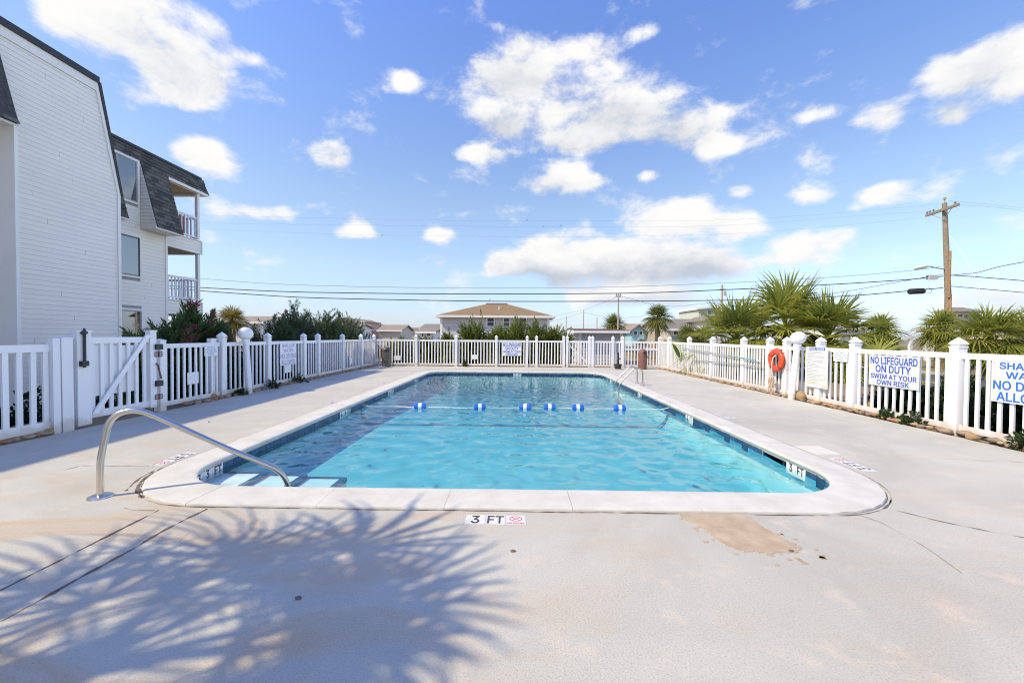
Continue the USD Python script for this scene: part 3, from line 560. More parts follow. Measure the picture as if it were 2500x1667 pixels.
part(condo, 'frieze_board', MB().hexa([(XA, -9, 8.55), (XA + .03, -9, 8.55), (XA + .03, -9, 8.8), (XA, -9, 8.8)], [(XA, yA(8.55), 8.55), (XA + .03, yA(8.55), 8.55), (XA + .03, yA(8.8), 8.8), (XA, yA(8.8), 8.8)]), trim_m)
part(condo, 'fascia', MB().box(XA - .3, XA + .07, -9, 11.8, 8.8, 8.98), fascia_m)
part(condo, 'flat_roof', MB().box(XA - 9.2, XA - .28, -9, 11.8, 8.72, 8.95), fascia_m)
# corner board: straight below, raked above; shingled slope beyond it
part(condo, 'corner_board', MB().box(XA - .08, XA + .035, 12.33, 12.42, -1.4, 5.72), trim_m)
part(condo, 'corner_board', MB().hexa([(XA - .08, 12.33, 5.72), (XA + .035, 12.33, 5.72), (XA + .035, 12.42, 5.72), (XA - .08, 12.42, 5.72)], [(XA - .08, 11.68, 8.8), (XA + .035, 11.68, 8.8), (XA + .035, 11.77, 8.8), (XA - .08, 11.77, 8.8)]), trim_m)
part(condo, 'mansard_slope', MB().hexa([(XA - 1.2, 12.42, 5.7), (XA + .05, 12.42, 5.7), (XA + .05, 12.50, 5.7), (XA - 1.2, 12.50, 5.7)], [(XA - 1.2, 11.77, 8.85), (XA + .05, 11.77, 8.85), (XA + .05, 11.86, 8.85), (XA - 1.2, 11.86, 8.85)]), shingle_m[1])
# mansard on the near bay, far left, over a white pilaster
def mansard(parent, y0, y1, zb, zt, xb, xt, holes=(), exposure=.155, tab=.30):
    """shingled slope facing +x between y0 and y1; holes are (y0, y1, z0, z1) left open"""
    def xs(z): return xb + (xt - xb) * (z - 5.25) / (8.1 - 5.25)
    rows = int(round((zt - zb) / exposure)); e = (zt - zb) / rows; n_ = 0
    for r in range(rows):
        za = zb + r * e; zc = za + e * 1.12; off = (r % 2) * tab / 2 + rng.uniform(-.03, .03); ss = np.arange(y0 - off, y1, tab)
        for a in ss:
            p0, p1 = max(a, y0), min(a + tab, y1)
            segs = [(p0, p1)]
            for hy0, hy1, hz0, hz1 in holes:
                if hz0 - .02 <= (za + e / 2) <= hz1 + .02: segs = [q for s0, s1 in segs for q in ((s0, min(s1, hy0)), (max(s0, hy1), s1))]
            for s0, s1 in segs:
                if s1 - s0 < .02: continue
                t = .012 + rng.uniform(0, .007); dz = rng.uniform(-.008, .008)
                part(parent, 'shingle', MB().hexa([(xs(za + dz), s0 + .003, za + dz), (xs(za + dz) + t + .01, s0 + .003, za + dz), (xs(zc) + .004, s0 + .003, zc), (xs(zc), s0 + .003, zc)], [(xs(za + dz), s1 - .003, za + dz), (xs(za + dz) + t + .01, s1 - .003, za + dz), (xs(zc) + .004, s1 - .003, zc), (xs(zc), s1 - .003, zc)]), shingle_m[int(rng.choice(4, p=[.4, .25, .2, .15]))])
    return xs
nb = part(condo, 'mansard_roof', MB().hexa([(XA, 7.6, 6.33), (-11.87, 7.6, 6.33), (-12.49, 7.6, 8.70), (XA, 7.6, 8.70)], [(XA, 9.38, 6.33), (-11.87, 9.38, 6.33), (-12.49, 9.38, 8.70), (XA, 9.38, 8.70)]), shingle_m[1], label='shingled slope at the left picture edge')
def xs2(z): return -11.87 + (-12.49 + 11.52) * (z - 6.33) / (8.70 - 6.33)
for r in range(15):
    za = 6.33 + r * .158; zc = za + .17
    for a in np.arange(7.5 + (r % 2) * .16, 9.38, .32):
        s0, s1 = max(a, 7.6), min(a + .316, 9.39 + rng.uniform(0, .008))
        if s1 - s0 > .03: part(nb, 'shingle', MB().hexa([(xs2(za), s0, za), (xs2(za) + .026, s0, za), (xs2(zc) + .005, s0, zc), (xs2(zc), s0, zc)], [(xs2(za), s1, za), (xs2(za) + .026, s1, za), (xs2(zc) + .005, s1, zc), (xs2(zc), s1, zc)]), shingle_m[int(rng.integers(4))])
part(condo, 'soffit', MB().box(XA + .03, -11.92, 7.6, 9.40, 6.27, 6.33), trim_m)
part(condo, 'pilaster', MB().box(XA + .02, -11.93, 9.33, 9.40, -.72, 6.27), mat('white_pilaster', (.82, .78, .72), .5, .03, 2), label='flat white pilaster at the left picture edge')
part(condo, 'pilaster', MB().box(XA + .02, -11.90, 9.30, 9.43, -1.4, -.72), siding_m[1])
# wall B, set back, with three windows
wallB = part(condo, 'wall', MB().box(XB - 7, XB, 12.3, 15.45, -1.4, 7.66), under_m)
WIN = {'top': (13.0, 14.30, 6.07, 7.58), 'mid': (13.05, 14.36, 3.42, 4.86), 'low': (13.05, 14.40, .55, 2.22)}
z = -.8; k = 1
while z < 7.55:
    z1 = z + CO; cuts = [(w0, w1) for (w0, w1, a, b) in WIN.values() if z1 > a - .03 and z < b + .03]
    segs = [(12.36, 15.42)]
    for c0, c1 in cuts: segs = [q for s0, s1 in segs for q in ((s0, min(s1, c0)), (max(s0, c1), s1)) if q[1] - q[0] > .02]
    if not cuts and k % 4 == 0: segs = [(12.36, 14.2 + .3 * (k % 3)), (14.21 + .3 * (k % 3), 15.42)]
    for s0, s1 in segs: plank_x(wallB, XB, s0, s1, z, z1 - .004, k=k)
    z += CO; k += 1
part(condo, 'corner_board', MB().box(XB - .08, XB + .03, 15.40, 15.49, -1.4, 7.5), trim_m)
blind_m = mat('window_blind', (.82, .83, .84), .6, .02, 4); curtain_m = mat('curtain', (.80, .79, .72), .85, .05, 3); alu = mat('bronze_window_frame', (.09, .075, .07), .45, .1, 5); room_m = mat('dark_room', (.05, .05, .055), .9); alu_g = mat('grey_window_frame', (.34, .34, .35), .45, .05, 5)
def window_x(parent, X, y0, y1, z0, z1, kind):
    w = part(parent, 'window', MB().box(X - .01, X + .035, y0 - .05, y0 + .02, z0 - .05, z1 + .05).box(X - .01, X + .035, y1 - .02, y1 + .05, z0 - .05, z1 + .05).box(X - .01, X + .0345, y0 + .02, y1 - .02, z1 - .02, z1 + .05).box(X - .01, X + .045, y0 + .02, y1 - .02, z0 - .05, z0 + .02), trim_m, label=f'{kind} floor window')
    fr = alu if kind == 'middle' else alu_g; m = y0 + (y1 - y0) * .42
    part(w, 'sash', MB().box(X, X + .022, y0 + .02, y0 + .06, z0 + .02, z1 - .02).box(X, X + .022, y1 - .06, y1 - .02, z0 + .02, z1 - .02).box(X, X + .021, y0 + .06, y1 - .06, z1 - .06, z1 - .02).box(X, X + .021, y0 + .06, y1 - .06, z0 + .02, z0 + .06).box(X, X + .026, m - .03, m + .03, z0 + .06, z1 - .06), fr)
    part(w, 'pane', MB().box(X + .006, X + .010, y0 + .06, m - .03, z0 + .06, z1 - .06), glass_dark); part(w, 'pane', MB().box(X + .006, X + .010, m + .03, y1 - .06, z0 + .06, z1 - .06), glass_dark)
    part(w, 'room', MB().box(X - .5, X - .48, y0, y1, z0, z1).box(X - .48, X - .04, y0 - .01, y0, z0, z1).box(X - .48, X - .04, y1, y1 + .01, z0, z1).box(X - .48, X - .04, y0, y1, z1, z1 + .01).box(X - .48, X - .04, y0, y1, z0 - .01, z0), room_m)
    if kind == 'middle':
        b = MB()
        for zz in np.arange(z0 + .08, z1 - .05, .05): b.hexa([(X - .05, y0 + .06, zz), (X - .045, y0 + .06, zz), (X - .03, y0 + .06, zz + .042), (X - .035, y0 + .06, zz + .042)], [(X - .05, y1 - .06, zz), (X - .045, y1 - .06, zz), (X - .03, y1 - .06, zz + .042), (X - .035, y1 - .06, zz + .042)])
        part(w, 'blind', b, blind_m)
    else:
        for a, b2 in ((y0 + .05, m), (m, y1 - .05)):
            t = np.linspace(a, b2, 40); xx_ = X - .03 + .010 * np.sin(t * 60); v = np.vstack([np.c_[xx_, t, np.full(40, z0)], np.c_[xx_, t, np.full(40, z1)]])
            part(w, 'curtain', MB().add(v, [(i, i + 1, i + 41, i + 40) for i in range(39)]), curtain_m, 60)
# the solid wall box is opened for the windows by setting the rooms proud of it is avoided: rooms are cut out of the box
def cutbox(x0, x1, y0, y1, z0, z1, holes, depth):
    """a wall box whose +x face has rectangular openings"""
    ysx = sorted({y0, y1, *[h[0] for h in holes], *[h[1] for h in holes]}); zsx = sorted({z0, z1, *[h[2] for h in holes], *[h[3] for h in holes]}); m = MB()
    for a, b in zip(ysx[:-1], ysx[1:]):
        for c, d in zip(zsx[:-1], zsx[1:]):
            if not any(h[0] <= (a + b) / 2 <= h[1] and h[2] <= (c + d) / 2 <= h[3] for h in holes): m.box(x1 - depth, x1, a, b, c, d)
    return m.box(x0, x1 - depth, y0, y1, z0, z1)
cb = cutbox(XB - 7, XB, 12.3, 15.45, -1.4, 7.66, list(WIN.values()), .6).arr()
stage.RemovePrim(wallB + '/__none__') if False else None
gB = UsdGeom.Mesh.Get(stage, wallB)
gB.GetPointsAttr().Set([Gf.Vec3f(*map(float, q)) for q in cb[0] - LOC[condo]]); gB.GetFaceVertexCountsAttr().Set([3] * len(cb[1])); gB.GetFaceVertexIndicesAttr().Set([int(i) for i in cb[1].ravel()])
for kk, nm in (('top', 'upper'), ('mid', 'middle'), ('low', 'lower')): window_x(condo, XB, *WIN[kk], nm)
# mansard over wall B: slope leaning out at its foot, open at the window and over the balcony
XBB, XBT = -13.16, -13.90
def xsB(z): return XBB + (XBT - XBB) * (z - 5.25) / (8.1 - 5.25)
ZT = 8.12
backing = MB()
def slab(y0, y1, z0, z1): backing.hexa([(XB + .02 if z0 < 7.7 else xsB(z0) - .2, y0, z0), (xsB(z0), y0, z0), (xsB(z0), y1, z0), (XB + .02 if z0 < 7.7 else xsB(z0) - .2, y1, z0)], [(min(XB + .02, xsB(z1) - .08), y0, z1), (xsB(z1), y0, z1), (xsB(z1), y1, z1), (min(XB + .02, xsB(z1) - .08), y1, z1)])
slab(12.5, 13.33, 5.28, 7.66); slab(14.40, 15.52, 5.28, 7.5); slab(12.5, 17.5, 7.68, ZT) 
slab(14.40, 15.52, 7.5, 7.68); slab(15.52, 17.5, 7.52, 7.68)
mr = part(condo, 'mansard_roof', backing, shingle_m[1], label='shingled mansard over the balconies')
mansard(mr, 12.5, 17.52, 5.26, ZT, XBB, XBT, holes=((13.34, 14.42, 5.0, 7.64), (15.54, 18.0, 5.0, 7.50)), exposure=.15, tab=.31)
part(condo, 'roof_edge', MB().hexa([(xsB(8.1) - .3, 12.4, 8.10), (xsB(8.1) + .05, 12.4, 8.10), (xsB(8.1) + .03, 12.4, 8.2), (xsB(8.1) - .3, 12.4, 8.2)], [(xsB(8.1) - .3, 17.35, 8.10), (xsB(8.1) + .05, 17.35, 8.10), (xsB(8.1) + .03, 17.35, 8.2), (xsB(8.1) - .3, 17.35, 8.2)]), fascia_m)
part(condo, 'flat_roof', MB().box(XB - 7, xsB(8.1) - .29, 12.4, 17.35, 8.0, 8.18), fascia_m)
# far end of the little mansard returns round the corner
part(condo, 'mansard_slope', MB().hexa([(XB - 5, 17.52, 7.52), (xsB(7.52), 17.52, 7.52), (xsB(7.52), 17.65, 7.52), (XB - 5, 17.65, 7.52)], [(XB - 5, 17.3, 8.12), (xsB(8.12), 17.3, 8.12), (xsB(8.12), 17.45, 8.12), (XB - 5, 17.45, 8.12)]), shingle_m[0])
# siding cheek beside the top window, soffits
zz = 5.28; k = 0
while zz < 7.5:
    z1 = min(zz + CO, 7.62)
    plank_y(condo, 14.40, XB + .02, xsB(zz) - .004, zz, z1 - .004, xsB(z1) - .004, k=k); zz += CO; k += 1
part(condo, 'soffit', MB().box(XB + .02, XBB - .01, 14.36, 15.53, 5.21, 5.27), trim_m); part(condo, 'soffit', MB().box(XB + .02, XBB - .01, 12.45, 13.34, 5.21, 5.27), trim_m)
part(condo, 'window_head', MB().box(XB + .0, xsB(7.64), 13.34, 14.40, 7.63, 7.68), trim_m)
# balconies
BY0, BY1 = 15.49, 17.1
def balcony(zf, parent, rail_posts=True):
    p = part(parent, 'balcony_floor', MB().box(XB - 3, XB - .02, BY0, BY1 + .1, zf - .52, zf), under_m)
    zb = zf - .55; k = 0
    for i in range(4): plank_x(p, XB - .02, BY0, BY1 + .1, zb + i * .135, zb + (i + 1) * .135 - .004, k=i)
    part(p, 'end_trim', MB().box(XB - .06, XB + .01, BY1 + .1, BY1 + .15, zb, zf), trim_m); part(p, 'top_trim', MB().box(XB - .06, XB + .012, BY0, BY1 + .1, zf - .005, zf + .04), trim_m)
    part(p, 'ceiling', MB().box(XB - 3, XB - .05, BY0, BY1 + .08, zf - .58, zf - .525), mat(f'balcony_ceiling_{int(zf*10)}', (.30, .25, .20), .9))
    r = part(parent, 'balcony_railing', MB().box(XB - .09, XB - .03, BY0, BY1 - .1, zf + .92, zf + 1.0).box(XB - .085, XB - .035, BY0, BY1 - .1, zf + .1, zf + .16), vinyl)
    for i, y in enumerate(np.arange(BY0 + .1, BY1 - .15, .165)): part(r, 'baluster', MB().box(XB - .08, XB - .04, y - .02, y + .02, zf + .16, zf + .92), vinyl)
    re = part(parent, 'balcony_railing', MB().box(XB - 2.6, XB - .1, BY1 - .06, BY1, zf + .92, zf + 1.0).box(XB - 2.6, XB - .1, BY1 - .055, BY1 - .005, zf + .1, zf + .16), vinyl)
    for x in np.arange(XB - 2.5, XB - .1, .165): part(re, 'baluster', MB().box(x - .02, x + .02, BY1 - .05, BY1 - .01, zf + .16, zf + .92), vinyl)
balcony(5.38, condo); balcony(2.72, condo)
part(condo, 'balcony_post', MB().box(XB - .12, XB + .0, BY1 - .1, BY1 + .02, 5.42, 7.5), trim_m); part(condo, 'balcony_post', MB().box(XB - .12, XB + .0, BY1 - .1, BY1 + .02, 2.76, 4.8), trim_m)
part(condo, 'balcony_beam', MB().box(XB - .15, XB + .08, BY0 + .03, 17.5, 7.42, 7.52), trim_m); part(condo, 'balcony_beam', MB().box(XB - 4, XB - .15, 17.35, 17.5, 7.42, 7.52), trim_m)
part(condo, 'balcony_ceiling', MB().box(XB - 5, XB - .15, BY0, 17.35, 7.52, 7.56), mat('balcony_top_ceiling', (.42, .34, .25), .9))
part(condo, 'rear_wall', MB().box(XB - 7, XB - 3, 15.45, 17.6, -1.4, 8.0), siding_m[0]) if False else None
tw = MB(); tw.box(XB - .3, XB - .14, 15.75, 16.5, 5.5, 6.28)
solo('beach_towel', 'faded red striped towel draped on the upper balcony railing', 'towel', tw, mat('red_towel', (.42, .13, .12), .9, .2, 20))

# ------------------------------------------------------------------ lamps
def lamp(base, lean, label):
    t = thing('globe_lamp', label, 'lamp', (*base, 0), group=None)
    L = lambda prof, n=24: (lambda m: (np.asarray(m.arr()[0]) + np.c_[(np.asarray(m.arr()[0])[:, 2]) * lean, 0 * m.arr()[0][:, 0], 0 * m.arr()[0][:, 0]] + [base[0], base[1], 0], m.arr()[1]))(MB().lathe(prof, n=n))
    part(t, 'pole', L([(.068, -.1), (.066, .6), (.062, 1.18), (0, 1.18)]), vinyl, 40)
    part(t, 'collar', L([(.069, 1.17), (.069, 1.205), (.078, 1.21), (.084, 1.262), (.06, 1.266), (0, 1.266)]), vinyl, 30)
    th = np.linspace(-1.15, math.pi / 2, 22)
    part(t, 'globe', L([(max(.158 * math.cos(a), 0), 1.40 + .15 * math.sin(a)) for a in th], 36), mat('globe_' + str(len(NAMES)), (.74, .74, .75), .12, .01, 2, coat=.4), True)
lamp((-6.24, 9.16), -.055, 'white globe lamp leaning in front of the left fence'); lamp((6.27, 9.08), .09, 'white globe lamp leaning beside the orange life ring')

# ------------------------------------------------------------------ grab rail and ladder
A, B = np.array(G(245, 1213)), np.array(G(2130 * .2381 + 200, 890 * .2381 + 980, -.112)); hn = np.cross(B - A, [0, 0, 1])
def onrail(cx, cy): return onplane(200 + cx * .2381, 980 + cy * .2381, A, [hn[0], hn[1], 0])
raw = [A * [1, 1, 0] + [0, 0, -.03], A * [1, 1, 0] + [0, 0, .25]] + [onrail(*q) for q in ((247, 330), (262, 240), (310, 160), (390, 108), (490, 88), (600, 92), (720, 135), (1000, 260), (1500, 485), (1880, 640), (1990, 690), (2060, 745), (2100, 820), (2128, 900))]
raw = np.array(raw); raw = np.vstack([raw, raw[-1] + [.03, .012, -.25]])
L_ = np.r_[0, np.cumsum(np.linalg.norm(np.diff(raw, axis=0), axis=1))]; from_ = np.linspace(0, L_[-1], 90)
from scipy.interpolate import PchipInterpolator
sm = np.stack([PchipInterpolator(L_, raw[:, i])(from_) for i in range(3)], 1)
for _ in range(6): sm[1:-1] = (sm[:-2] + 2 * sm[1:-1] + sm[2:]) / 4
gr = thing('grab_rail', 'bent stainless steel grab rail over the near left corner of the pool', 'handrail', (*A[:2], 0))
part(gr, 'rail', MB().tube(sm, .0245, 20), steel, True)
part(gr, 'base_flange', MB().lathe([(0, .028), (.03, .028), (.055, .022), (.082, .010), (.086, .0), (.08, -.02)], (*A[:2], .002), 28), steel, 30)
ld = thing('pool_ladder', 'steel pool ladder with two arched rails on the right edge', 'ladder', (3.64, 11.67, 0))
for y in (11.42, 11.93):
    P = [(3.64, y, -.02), (3.64, y, .3)] + [(3.47 + .17 * math.cos(a), y, .34 + .16 * math.sin(a)) for a in np.linspace(.2, 2.2, 9)] + [(3.15, y, .25), (2.98, y, .02), (2.955, y, -.08), (2.95, y, -.45)]
    part(ld, 'rail', MB().tube(P, .0225, 14), steel, True)
    part(ld, 'base_flange', MB().lathe([(0, .02), (.03, .02), (.06, .008), (.06, -.02)], (3.64, y, .001), 20), steel, 30)
for z in (-.28, -.46): part(ld, 'step', MB().box(2.9, 2.99, 11.44, 11.91, z, z + .025), white_tile)

# ------------------------------------------------------------------ rope with floats
rp = thing('safety_rope', 'white rope with six blue and white floats across the pool', 'rope', (0, 8.3, -.1))
blue_f = mat('float_blue', (.02, .12, .55), .3, .1, 12, coat=.3); white_f = mat('float_white', (.78, .80, .82), .35)
rope_m = mat('rope_white', (.70, .70, .68), .8, .1, 60)
yy0 = 8.3; xs_ = np.linspace(XL, XR, 120)
zz_ = -.116 + .004 * np.sin(xs_ * 7); zz_[:4] = np.linspace(-.07, -.116, 4); zz_[-4:] = np.linspace(-.116, -.07, 4)
part(rp, 'rope', MB().tube(np.c_[xs_, yy0 + .03 * np.sin(xs_ * 1.3), zz_], .008, 6), rope_m, True)
for px in (1022.6, 1170.8, 1282.4, 1341.9, 1410.4, 1509.5):
    x = G(px, 994, -.10)[0]; y = yy0 + .03 * math.sin(x * 1.3); a = rng.normal(0, .12); z0 = -.095
    def rot(prof):
        m = MB().lathe(prof, n=20); v = m.arr()[0]; q = np.c_[v[:, 2], v[:, 0], v[:, 1]]; ca, sa = math.cos(a), math.sin(a)
        return np.c_[q[:, 0] * ca - q[:, 1] * sa + x, q[:, 0] * sa + q[:, 1] * ca + y, q[:, 2] + z0], m.arr()[1]
    fl_ = part(rp, 'float', rot([(.02, -.125), (.05, -.12), (.066, -.10), (.068, -.05), (.068, -.04), (.060, -.038), (.060, .038), (.068, .04), (.068, .1), (.05, .12), (.02, .125)]), blue_f, 30)
    part(fl_, 'float_band', rot([(.058, -.037), (.066, -.036), (.066, .036), (.058, .037)]), white_f, 30)

# ------------------------------------------------------------------ signs on the fences
def fence_sign(fc, name, label, px0, py0, px1, py1, lines, plate, side, d=.034, group=None, frame=None, cat='sign'):
    """a flat sign screwed to a fence; corner pixels give its place on the fence; side is +1 or -1 along the fence's normal"""
    n = np.array([*(fc.n * side), 0.]); p0 = np.array([*fc.a, 0]) + n * d
    q = [onplane(x, y, p0, n) for x, y in ((px0, py0), (px1, py1))]; u = sorted(float((c[:2] - fc.a) @ fc.t) for c in q); z1, z0 = q[0][2], q[1][2]
    return sign_at(fc, name, label, u[0], u[1], z0, z1, lines, plate, side, d, group, cat)
def sign_at(fc, name, label, u0, u1, z0, z1, lines, plate, side, d=.034, group=None, cat='sign'):
    n = np.array([*(fc.n * side), 0.]); right = np.cross(-n, [0, 0, 1.]); c = fc.w((u0 + u1) / 2, side * (d + .002), (z0 + z1) / 2); W, Hh = u1 - u0, z1 - z0
    t = thing(name, label, cat, c, group)
    part(t, 'plate', fc.bar(u0, u1, side * (d - .003), side * (d + .001), z0, z1), plate)
    for m, ls in lines: part(t, 'lettering', lettering([(s, h * Hh, w * W if w else None, dx * W, dy * Hh) for s, h, w, dx, dy in ls], c, right, [0, 0, 1], n, .0015), m)
    sc = MB()
    for du in (.04, .96):
        for dz in (.05, .95): m = trimesh.creation.icosphere(1, .006); m.apply_translation(fc.w(u0 + W * du, side * (d + .001), z0 + Hh * dz)); sc.tm(m)
    part(t, 'screws', sc, under_m)
    return t
NL = lambda m: [(m, [('NO LIFEGUARD', .225, .93, 0, .335), ('ON DUTY', .225, .70, 0, .065), ('SWIM AT YOUR', .15, .91, 0, -.185), ('OWN RISK', .15, .64, 0, -.38)])]
SW = lambda m: [(m, [('SHALLOW', .15, .78, 0, .385), ('WATER', .15, .60, 0, .165), ('NO DIVING', .20, .94, 0, -.085), ('ALLOWED', .20, .84, 0, -.355)])]
DN = lambda m: [(m, [('DO NOT', .12, .58, 0, .31), ('STAND, SIT', .12, .80, 0, .10), ('OR HANG ON', .12, .86, 0, -.11), ('ROPE', .12, .40, 0, -.32)])]
fence_sign(rf, 'lifeguard_sign', 'large grey sign reading NO LIFEGUARD ON DUTY in blue on the right fence', 2122.5, 866, 2243.5, 954, NL(ink_blue), sign_grey, 1)
us0 = rf.u_at(2427, 910); sign_at(rf, 'shallow_water_sign', 'grey SHALLOW WATER sign with bright blue lettering, cut by the right picture edge', us0 - .80, us0, .555, 1.115, SW(mat('ink_bright_blue', (.03, .15, .50), .45)), sign_grey, 1)
rules = [(ink_red, [('.' * 3, .01, .3, .05, .37)])]
body = []; 
import random; rd = random.Random(4)
def words(k): return ' '.join('N' * rd.randint(2, 7) for _ in range(k))
t_ = fence_sign(rf, 'pool_rules_sign', 'tall grey board headed POOL RULES beside the life ring post', 1969, 846, 2020, 951, [], sign_grey, 1, d=.085)
cpr = LOC[t_]; nn = np.array([*rf.n, 0.]); rr_ = np.cross(-nn, [0, 0, 1.])
q0 = onplane(1969, 846, [*rf.a, 0] + nn * .085, nn); q1 = onplane(2020, 951, [*rf.a, 0] + nn * .085, nn); PW = abs((q1 - q0)[:2] @ rf.t); PH = abs(q1[2] - q0[2])
def rbar(w, h, dx, dy, m, nm, dd=.002):
    c = cpr + rr_ * dx * PW + np.array([0, 0, dy * PH]); a = rr_ * w * PW / 2; b = np.array([0, 0, h * PH / 2]); o_ = nn * dd
    part(t_, nm, MB().hexa([c - a - b, c + a - b, c + a + b, c - a + b], [c - a - b + o_, c + a - b + o_, c + a + b + o_, c - a + b + o_]), m)
rbar(.72, .065, .0, .452, ink_blue, 'title_band')
part(t_, 'lettering', lettering([('POOL RULES', .044 * PH, .66 * PW, 0, .452 * PH)], cpr + nn * .002, rr_, [0, 0, 1], nn, .0015), ink_white)
y = .385; li = MB()
for i in range(22):      # unreadably small print: one row of tiny strokes per line
    ln = rd.uniform(.5, .88) if i % 3 != 2 else rd.uniform(.18, .4); x = -.44
    while x < -.44 + ln:
        wv = rd.uniform(.03, .09); c = cpr + rr_ * (x + wv / 2) * PW + np.array([0, 0, y * PH]); a = rr_ * wv * PW / 2; b = np.array([0, 0, .0042 * PH]); li.hexa([c - a - b, c + a - b, c + a + b, c - a + b], [c - a - b + nn * .0012, c + a - b + nn * .0012, c + a + b + nn * .0012, c - a + b + nn * .0012]); x += wv + .016
    y -= .0375
part(t_, 'small_print', li, mat('ink_small_print', (.30, .32, .36), .5))
for dx, dy, w in ((.36, -.245, .11), (.1, -.24, .05), (.12, -.335, .08), (-.12, -.375, .15), (-.3, -.405, .22), (.36, -.44, .16), (.30, -.475, .2)): rbar(w, .016, dx, dy, ink_yellow, 'yellow_highlight', .0016)
fence_sign(rf, 'rope_sign', 'small pale sign reading DO NOT STAND SIT OR HANG ON ROPE on the right fence', 2035, 856, 2069, 884, DN(ink_pale), sign_w, 1)
fence_sign(lf, 'rope_sign', 'small faded white sign about the rope at the first post right of the gate', 499.3, 843, 530.5, 868, DN(ink_pale), sign_w, -1)
fence_sign(lf, 'shallow_water_sign', 'faded white SHALLOW WATER NO DIVING ALLOWED sign on the shaded left fence', 683.5, 838, 723.5, 888, SW(ink_grey), sign_w, -1)
def sm(m1, m2): return [(m1, [('EMERGENCY', .09, .62, 0, .28), ('DIAL 911', .07, .5, 0, .1)]), (m2, [('TO USE PHONE', .11, .70, 0, -.22)])]
blank1 = [(ink_grey, [('POOL CLOSES', .07, .5, 0, .30), ('AT DUSK', .07, .52, 0, .13)]), (mat('ink_pale_red', (.62, .30, .30), .5), [('NO GLASS', .12, .66, 0, -.20)])]
def small_sign(fc, lab, a, side):
    p = fence_sign(fc, 'notice_plate', lab, *a, [(ink_grey, [('-  -  -', .05, .5, 0, .3), ('- - - -', .05, .55, 0, .15)])], sign_w, side); return p
small_sign(lf, 'low white notice plate with faint red print halfway along the first fence bay', (457.5, 910, 485, 935), -1)
small_sign(lf, 'little white plate below the faded shallow water sign', (694.5, 890, 711, 908), -1)
small_sign(lf, 'tiny white plate low on the left fence near its far end', (853.5, 875, 860, 888), -1)
small_sign(ff, 'small white plate low on the far fence beside the dark litter bin', (961.7, 868, 977.9, 879), -1)
small_sign(ff, 'small white plate low on the far fence left of the lifeguard sign', (1151, 865.5, 1167, 877), -1)
fence_sign(ff, 'lifeguard_sign', 'white NO LIFEGUARD ON DUTY sign on the far fence behind the pool', 1226.5, 836.5, 1273, 868.5, NL(ink_blue), sign_w, -1)

# painted depth markers on the deck: numeral, FT, no-diving emblem, each on its own tile
mk_bg = mat('deck_marker_tile', (.60, .595, .585), .7, .04, 8)
def octagon(r0, r1, c, right, up, z):
    th = np.arange(8) * math.pi / 4 + math.pi / 8; m = MB(); v = []
    for r in (r1, r0):
        for a in th: v.append(c + right * r * math.cos(a) + up * r * math.sin(a) * .8)
    v = np.array(v); v[:, 2] = z; return m.add(v, [(i, (i + 1) % 8, 8 + (i + 1) % 8, 8 + i) for i in range(8)])
def deck_marker(c, right, up, depth, label, faded=False):
    right, up = np.array([*right, 0.]), np.array([*up, 0.]); c = np.array([*c, 0.])
    t = thing('depth_marker', label, 'depth marker', c)
    for i in (-1, 0, 1):
        k = c + right * .153 * i; a, b = right * .075, up * .075; z0, z1 = np.array([0, 0, .0005]), np.array([0, 0, .0035])
        part(t, 'tile', MB().hexa([k - a - b + z0, k + a - b + z0, k + a + b + z0, k - a + b + z0], [k - a - b + z1, k + a - b + z1, k + a + b + z1, k - a + b + z1]), mk_bg)
    ib = ink_black; cz = np.array([0, 0, .0037])
    part(t, 'numeral', lettering([(depth, .115, .062, -.153, 0)], c + cz, right, up, [0, 0, 1], .001), ib); part(t, 'lettering', lettering([('FT', .115, .125, 0, 0)], c + cz, right, up, [0, 0, 1], .001), ib)
    e = c + right * .153 + up * .018; em = octagon(.044, .051, e, right, up, .0047)
    for s_ in (-1, 1):
        d_ = right * .034 + up * .028 * s_; nrm = np.cross(d_, [0, 0, 1]); nrm /= np.linalg.norm(nrm); w_ = .003; zz0 = np.array([0, 0, .0046])
        em.add([e - d_ - nrm * w_ + zz0, e - d_ + nrm * w_ + zz0, e + d_ + nrm * w_ + zz0, e + d_ - nrm * w_ + zz0], [(0, 1, 2, 3)])
    part(t, 'no_diving_emblem', em, ink_red)
    part(t, 'lettering', lettering([('NO DIVING', .020, .125, .153, -.054)], c + cz, right, up, [0, 0, 1], .001), ink_red)
mc = G(1210, 1269)[:2]
deck_marker(mc, (1, 0), (0, 1), '3', 'painted 3 FT and no diving marker on the deck nearest the camera')
deck_marker((-3.79, 4.34), (0, -1), (1, 0), '3', 'painted 3 FT marker on the deck behind the steel grab rail')
deck_marker((3.74, 4.42), (0, 1), (-1, 0), '3', 'painted 3 FT marker on the right deck beside the cream skimmer lid')
deck_marker((-3.79, 8.0), (0, -1), (1, 0), '4', 'painted 4 FT marker halfway along the left deck'); deck_marker((3.74, 7.1), (0, 1), (-1, 0), '4', 'painted 4 FT marker halfway along the right deck')
deck_marker((3.74, 9.7), (0, 1), (-1, 0), '6', 'painted 6 FT marker on the right deck just before the ladder'); deck_marker((-3.79, 11.2), (0, -1), (1, 0), '6', 'painted 6 FT marker on the left deck toward the far end')

